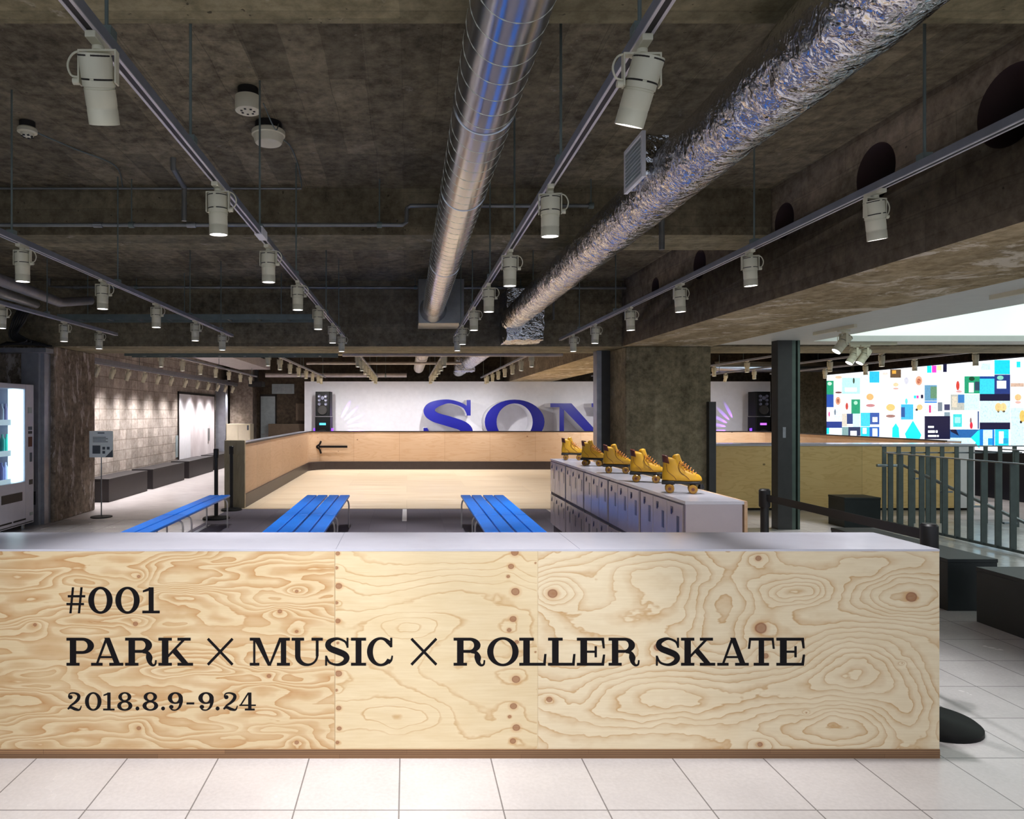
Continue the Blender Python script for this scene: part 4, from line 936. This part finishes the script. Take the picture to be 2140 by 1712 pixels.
def make_skate():
    t = thing('roller_skate', '', 'roller skate', (0,0,0))
    lev = [(.083,-.128,.132,.040,2.6),(.092,-.130,.134,.043,2.6),(.110,-.129,.132,.043,2.5),(.128,-.128,.118,.041,2.4),(.142,-.127,.090,.038,2.3),(.158,-.125,.050,.036,2.2),(.178,-.122,.016,.034,2.1),(.200,-.122,-.006,.034,2.1),(.222,-.124,-.016,.036,2.1),(.243,-.127,-.024,.037,2.1)]
    n = 36; mb = MB(); V = []; Fc = []
    for (z, a, b, w, e) in lev:
        for j in range(n):
            A = 2*PI*j/n; c, s = math.cos(A), math.sin(A)
            xx = (a+b)/2+(b-a)/2*math.copysign(abs(c)**(2/e), c); ww = w*(1-.16*max(0, (xx-.05)/.09) if xx > .05 else 1)*(.86 if -.06 < xx < .02 and z < .1 else 1)
            V.append((xx, ww*math.copysign(abs(s)**(2/e), s), z+(.012*max(0, -c) if z > .2 else 0)))
    for i in range(len(lev)-1):
        for j in range(n): Fc.append((i*n+j, i*n+(j+1) % n, (i+1)*n+(j+1) % n, (i+1)*n+j))
    Fc.append(tuple(range(n-1, -1, -1))); Fc.append(tuple((len(lev)-1)*n+j for j in range(n)))
    mb.add(V, Fc); boot = mb.build('boot', M['skate'], t)
    md = boot.modifiers.new('smooth', 'SUBSURF'); md.levels = 1; md.render_levels = 1
    mb = MB(); V = []
    for (z, a, b, w) in ((.200,-.1245,-.004,.0365),(.222,-.1265,-.014,.0385),(.249,-.1295,-.023,.0395),(.254,-.125,-.027,.036)):
        for j in range(15):
            A = math.radians(105+j*150/14); c_, s_ = math.cos(A), math.sin(A); V.append(((a+b)/2+(b-a)/2*c_, w*s_, z+(.012*max(0, -c_))))
    mb.add(V, [(i*15+j, i*15+j+1, (i+1)*15+j+1, (i+1)*15+j) for i in range(3) for j in range(14)])
    o_ = mb.build('collar', M['skate_brown'], t); md = o_.modifiers.new('thick', 'SOLIDIFY'); md.thickness = .003
    MB().tube(cr([(-.012,0,.19), (-.026,0,.225), (-.036,0,.256), (-.04,0,.268)], 4), [.026]*9+[.024,.02,.016,.010], 12).build('tongue', M['skate'], t)
    m = MB()
    for k in range(7):
        f = k/6; x = -.006+f*.098; z = .222-f*.083+.006*math.sin(f*PI); w = .026-.004*f
        m.tube(cr([(x-.006,-w-.006,z-.016), (x,-w*.5,z+.002), (x+.004,0,z+.005), (x,w*.5,z+.002), (x-.006,w+.006,z-.016)], 3), .0032, 6)
    m.tube(cr([(.0,-.03,.21), (.03,-.046,.19), (.02,-.052,.16), (-.005,-.05,.185), (.0,-.03,.21)], 4), .0026, 6)
    for k in range(5):
        f = k/5; x = .0+f*.085; z = .214-f*.07
        m.tube([(x-.004,-.028,z-.012), (x+.016,.028,z-.024)], .003, 6)
    m.build('laces', M['lace'], t)
    for s in (-1, 1):
        MB().tube(cr([(-.012, s*.0365, .222), (-.02, s*.0385, .18), (-.005, s*.0405, .145), (.03, s*.0425, .118), (.052, s*.0425, .095)], 5), .0018, 6).build('eyestay_seam', M['skate_brown'], t)
        MB().tube(cr([(-.10, s*.034, .2), (-.09, s*.0375, .15), (-.05, s*.041, .115), (-.035, s*.042, .09)], 5), .0014, 6).build('heel_seam', M['skate_brown'], t)
    MB().box(-.125, .122, -.036, .036, .064, .083).box(-.130, -.045, -.038, .038, .058, .0835).build('sole_plate', M['black'], t, bevel=.005)
    for xx in (-.078, .072):
        MB().box(xx-.018, xx+.018, -.016, .016, .036, .068).cyl((xx, -.06, .031), (xx, .06, .031), .006, 10).build('truck', M['blackm'], t)
        for s in (-1, 1):
            w = MB().lathe([(.012, -.017), (.024, -.017), (.030, -.011), (.031, 0), (.030, .011), (.024, .017), (.012, .017)], (xx, s*.046, .0315), 24, axis='y').build('wheel', M['wheel'], t)
            MB().lathe([(.011, -.018), (.004, -.019)], (xx, s*.046, .0315), 12, axis='y').lathe([(.004, .019), (.011, .018)], (xx, s*.046, .0315), 12, axis='y').build('hub', M['skate_brown'], w)
    MB().lathe([(.014, .0), (.02, -.02), (.021, -.032), (.012, -.036)], (.126, 0, .066), 16).build('toe_stop', M['black'], t)
    return t
SK = make_skate()
for k, (x, y, a) in enumerate(((1.918, 4.83, -20), (1.935, 5.58, -22), (1.955, 6.42, -16), (1.975, 7.32, -32), (1.97, 8.22, -14))):
    o = SK if k == 0 else copy_tree(SK); o.location = (x, y, LH); o.rotation_euler = (0, 0, math.radians(a))
    tag(o, 'yellow lace-up roller skate on the lockers, %s from the counter' % ORD[k], 'roller skate', 'roller skates on the lockers')

# ------------------------------------------------------------------ right side
wc = thing('service_desk', 'plywood fronted desk with white top beyond the dark post', 'desk', (0,0,0))
MB().box(4.40, 8.88, 10.82, 11.3, .04, 1.01).build('carcass', M['ply_desk'], wc); MB().box(4.40, 8.9, 10.80, 11.32, 1.01, 1.04).build('worktop', M['white_gloss'], wc); MB().box(4.42, 8.86, 10.85, 11.28, 0, .04).build('plinth', M['slot'], wc)
MB().box(8.62, 8.88, 10.815, 10.82, .04, 1.0).build('white_front', M['white'], wc)
dark_bench(5.82, 6.30, 9.2, 9.55, 'short charcoal box bench beside the stair railing', M['bench_char'], 'charcoal box benches')
dark_bench(4.16, 4.54, 5.32, 6.78, 'charcoal box bench just beyond the right end of the counter', M['bench_char'], 'charcoal box benches')
dark_bench(4.16, 4.54, 3.55, 5.05, 'charcoal box bench at the right edge of the frame', M['bench_char'], 'charcoal box benches')
rl = thing('stair_railing', 'grey barred stair railing running away along the right side', 'railing', (6.57, 0, 0))
for k in range(22):
    y = 5.4+k*.19; MB().box(-.034, .034, y, y+.014, .03, .97).build('bar', M['rail'], rl)
MB().box(-.02, .02, 5.35, 9.5, .97, .985).build('handrail', M['rail_top'], rl); MB().box(-.012, .012, 5.35, 9.5, .02, .05).build('bottom_rail', M['rail'], rl)
r2 = thing('stair_railing', 'grey barred railing across the head of the stairs', 'railing', (6.57, 9.56, 0))
for k in range(27): MB().box(k*.2, k*.2+.055, -.006, .006, 0, 1.06).build('bar', M['rail'], r2)
MB().box(-.02, 5.3, -.02, .02, 1.06, 1.075).build('handrail', M['rail_top'], r2); MB().box(.08, 1.95, .02, .05, .965, .985).build('guard_rail', M['rail_top'], r2)
r3 = thing('stair_railing', 'grey barred railing on the far side of the stairs', 'railing', (8.15, 0, 0))
for k in range(17):
    y = 6.2+k*.19; MB().box(-.03, .03, y, y+.014, 0, 1.02).build('bar', M['rail'], r3)
MB().box(-.02, .02, 6.15, 9.5, 1.02, 1.035).build('handrail', M['rail_top'], r3)
hr = thing('stair_handrail', 'round steel handrail sloping down inside the stairwell', 'handrail', (6.75, 9.4, .78))
MB().tube([(-.35, .02, .03), (0, 0, .03), (.0, -.3, -.05), (0, -2.9, -1.15+.42)], .02, 12).build('tube', M['rail_top'], hr)
for k in range(6): MB().box(-.14, .0, -.4-.45*k, -.37-.45*k, -.12-.122*k, -.10-.122*k).build('bracket', M['rail_top'], hr)
# video wall
XW = 10.5
vw = thing('video_wall', 'huge bright video wall showing a collage of pictures', 'screen', (XW, 0, 0))
MB().box(.01, .3, 11.0, 17.35, .0, 2.50).build('screen_frame', M['led_frame'], vw)
q = lambda x, y: (lambda d: (d, CH-(730+y/4.864-VY)*d/F))(XW*F/(1700+x/4.864-VX))
mb = MB(); cols = []
def quad(pts, rgb, lay):
    o = len(mb.v); mb.v += [(-.0004*lay, a, b) for a, b in pts]; mb.f.append([o+i for i in range(len(pts))]); mb.m.append(0); cols.append(lin(rgb))
Y0, Y1, Z0, Z1 = 11.1, 17.3, .845, 2.475
quad([(Y0,Z0),(Y1,Z0),(Y1,Z1),(Y0,Z1)], (250,252,255), 0)
CW, CC, CB, CN, CP, CG = (250,252,255), (20,215,245), (40,120,200), (10,14,48), (190,226,240), (30,140,100)
def rr(x0, y0, x1, y1, c, lay=1):
    p = [q(x0,y1), q(x1,y1), q(x1,y0), q(x0,y0)]; p = [(min(max(a,Y0),Y1), min(max(b,Z0),Z1)) for a, b in p]; quad(p, c, lay)
def el(x, y, rx, ry, c, lay=3): quad([q(x+rx*math.cos(a*PI/8), y-ry*math.sin(a*PI/8)) for a in range(16)], c, lay)
RC = [(130,320,205,460,CG),(205,330,290,455,(220,222,222)),(290,290,475,455,(170,226,236)),(320,390,440,430,CW),(130,460,205,590,(30,70,150)),(300,455,385,510,CW),(385,510,475,655,CG),(130,600,205,720,(235,240,250)),
 (205,600,290,720,(205,215,225)),(290,655,345,785,(200,190,175)),(340,655,400,760,(40,60,110)),(400,655,475,790,CP),(130,735,290,800,(30,50,120)),(130,800,160,862,CC),(160,800,290,870,(225,242,250)),(290,790,370,876,(120,150,150)),(355,790,478,880,(40,50,80)),(375,830,440,880,CW),
 (480,645,575,785,(60,190,230)),(575,645,670,765,(50,80,150)),(600,690,650,740,CW),(480,790,570,885,(30,190,225)),(500,800,540,860,CW),(570,790,670,890,(40,90,170)),(600,805,650,885,CW),(480,250,570,320,(205,240,245)),(570,225,670,340,(40,175,225)),
 (780,205,890,290,(90,70,50)),(800,215,840,250,(210,150,60)),(890,560,1015,715,(60,170,220)),(890,590,930,690,(40,80,140)),(1020,560,1125,690,(215,232,238)),(1130,365,1255,525,(90,140,170)),(1190,380,1255,500,(90,130,100)),(1155,168,1200,240,CC),(1205,166,1250,238,(230,60,180)),(1256,165,1300,215,(225,205,150)),(1318,150,1356,232,CN),
 (1020,470,1045,500,CC),(1047,470,1070,500,(230,60,150)),(1092,462,1116,500,CN),(1130,530,1255,545,CB),(1130,545,1255,665,(205,215,230)),(1175,570,1195,645,(200,50,110)),(1258,530,1390,690,(225,230,235)),(1265,540,1310,630,(110,120,130)),(1330,560,1388,620,(60,60,90)),(1330,640,1388,690,(120,140,150)),
 (1130,680,1390,915,CN),(1165,780,1225,800,CW),(1165,825,1235,850,CW),(1243,825,1263,850,CW),(1165,872,1250,892,CW),(1255,872,1275,892,CW),(1395,240,1530,300,(225,240,244)),(1395,460,1535,620,(170,170,160)),(1470,460,1535,545,(50,110,170)),(1410,480,1460,590,(200,190,170)),
 (1535,275,1690,450,CG),(1580,340,1630,440,CW),(1640,330,1690,420,(40,60,80)),(1690,275,1840,455,(50,190,225)),(1690,275,1840,300,(20,60,130)),(1840,258,2000,455,(30,50,110)),(1865,320,1960,400,(225,238,245)),(1690,455,2000,525,CN),(1690,525,2000,745,(190,214,222)),(1690,745,2000,815,CN),(1690,815,1840,990,(20,110,190)),(1725,820,1820,980,(190,236,248)),(1775,905,1820,975,(30,140,200)),(1845,815,1985,985,(30,190,235)),(1885,835,1935,960,(225,240,240)),(1930,905,1980,960,(30,150,190)),
 (1840,110,1998,255,(20,190,235)),(1695,135,1830,225,(225,232,238)),(1705,145,1800,210,(190,235,245)),(1390,815,1690,925,(30,90,150)),(1390,900,1640,985,(190,235,245)),(1535,460,1688,620,(190,232,242)),(1390,630,1540,810,(236,250,250)),(1420,660,1510,790,(60,195,195)),(1437,690,1495,750,(150,225,225)),(1545,630,1680,810,CW),(1668,630,1684,810,(70,90,130)),(2005,230,2140,345,(236,240,244)),(2005,345,2140,382,(190,160,140)),(2005,595,2140,985,(190,214,224)),(2065,125,2105,185,(30,200,225))]
for k, r_ in enumerate(RC): rr(*r_, lay=1+k*.02)
quad([q(800,895), q(875,900), q(868,800), q(838,752), q(803,800)], CC, 3); quad([q(945,908), q(1080,915), q(1098,870), q(1012,725), q(930,860)], CC, 3); quad([q(1600,900), q(1690,985), q(1690,820), q(1670,830)], CC, 3); quad([q(1390,815), q(1450,815), q(1480,880), q(1400,840)], CN, 3); quad([q(1640,960), q(1690,1010), q(1690,900)], CC, 3.2)
for e in ((575,485,38,34,(225,165,105)),(580,572,46,16,(180,120,120)),(785,592,46,36,(235,180,110)),(785,680,48,16,(150,110,100)),(838,360,28,20,(240,190,150)),(838,400,28,10,(200,160,150)),(730,395,30,12,(225,222,226)),(730,250,30,16,(240,200,190)),(1072,320,34,48,(205,150,120)),(1072,325,20,26,(150,60,40)),(1468,370,18,48,(190,60,50)),(1480,430,30,12,(200,150,150)),(250,525,26,42,(200,140,110)),(250,525,12,22,(120,60,50)),(340,580,14,36,(180,60,50)),(255,285,34,16,(235,180,150)),(160,660,8,26,(220,70,130)),(255,440,34,10,(110,70,70)),(945,320,22,38,(190,190,200)),(1605,775,16,36,(200,40,60)),(1600,725,10,30,(120,100,100)),(1880,590,34,44,(214,180,120)),(1930,590,34,44,(220,190,130)),(1880,630,10,14,(30,25,20)),(1935,632,14,10,(30,25,20)),(1080,590,30,30,(214,180,120)),(1050,615,12,12,(40,30,20)),(2080,490,34,34,(230,175,120)),(2080,540,30,14,(200,160,150)),(2125,680,30,60,(210,175,90)),(2110,740,12,14,(30,25,20)),(410,320,10,30,(60,70,50)),(165,350,22,18,(180,220,190)),(430,545,20,20,(160,210,180)),(1610,300,30,22,(20,60,40)),(1900,290,34,22,(120,190,170)),(945,530,14,30,(90,225,225)),(220,640,10,30,(120,130,140))): el(*e)
scr = mb.build('screen_picture', bpy.data.materials.new('tmp'), vw, flat=True, recalc=False)
st = NT('video_picture'); vc = st.n('ShaderNodeVertexColor', layer_name='picture'); st.set(Base_Color=BK, Emission_Color=st.mix(.55, vc.outputs[0], st.ramp(st.noise(st.coord(), 26, 4, .7), [(.36, (.45,.55,.7,1)), (.5, (1,1,1,1))]), 'MULTIPLY'), Emission_Strength=P_LED, Roughness=.4); scr.data.materials[0] = st.m
at = scr.data.color_attributes.new('picture', 'FLOAT_COLOR', 'CORNER'); buf = []
for p_, c in zip(scr.data.polygons, cols): buf += list(c)*p_.loop_total
at.data.foreach_set('color', buf)
for o in list(bpy.data.objects):
    if o.type == 'EMPTY' and o.location.z < -40 and not o.parent:
        for c in list(o.children_recursive): bpy.data.objects.remove(c)
        bpy.data.objects.remove(o)
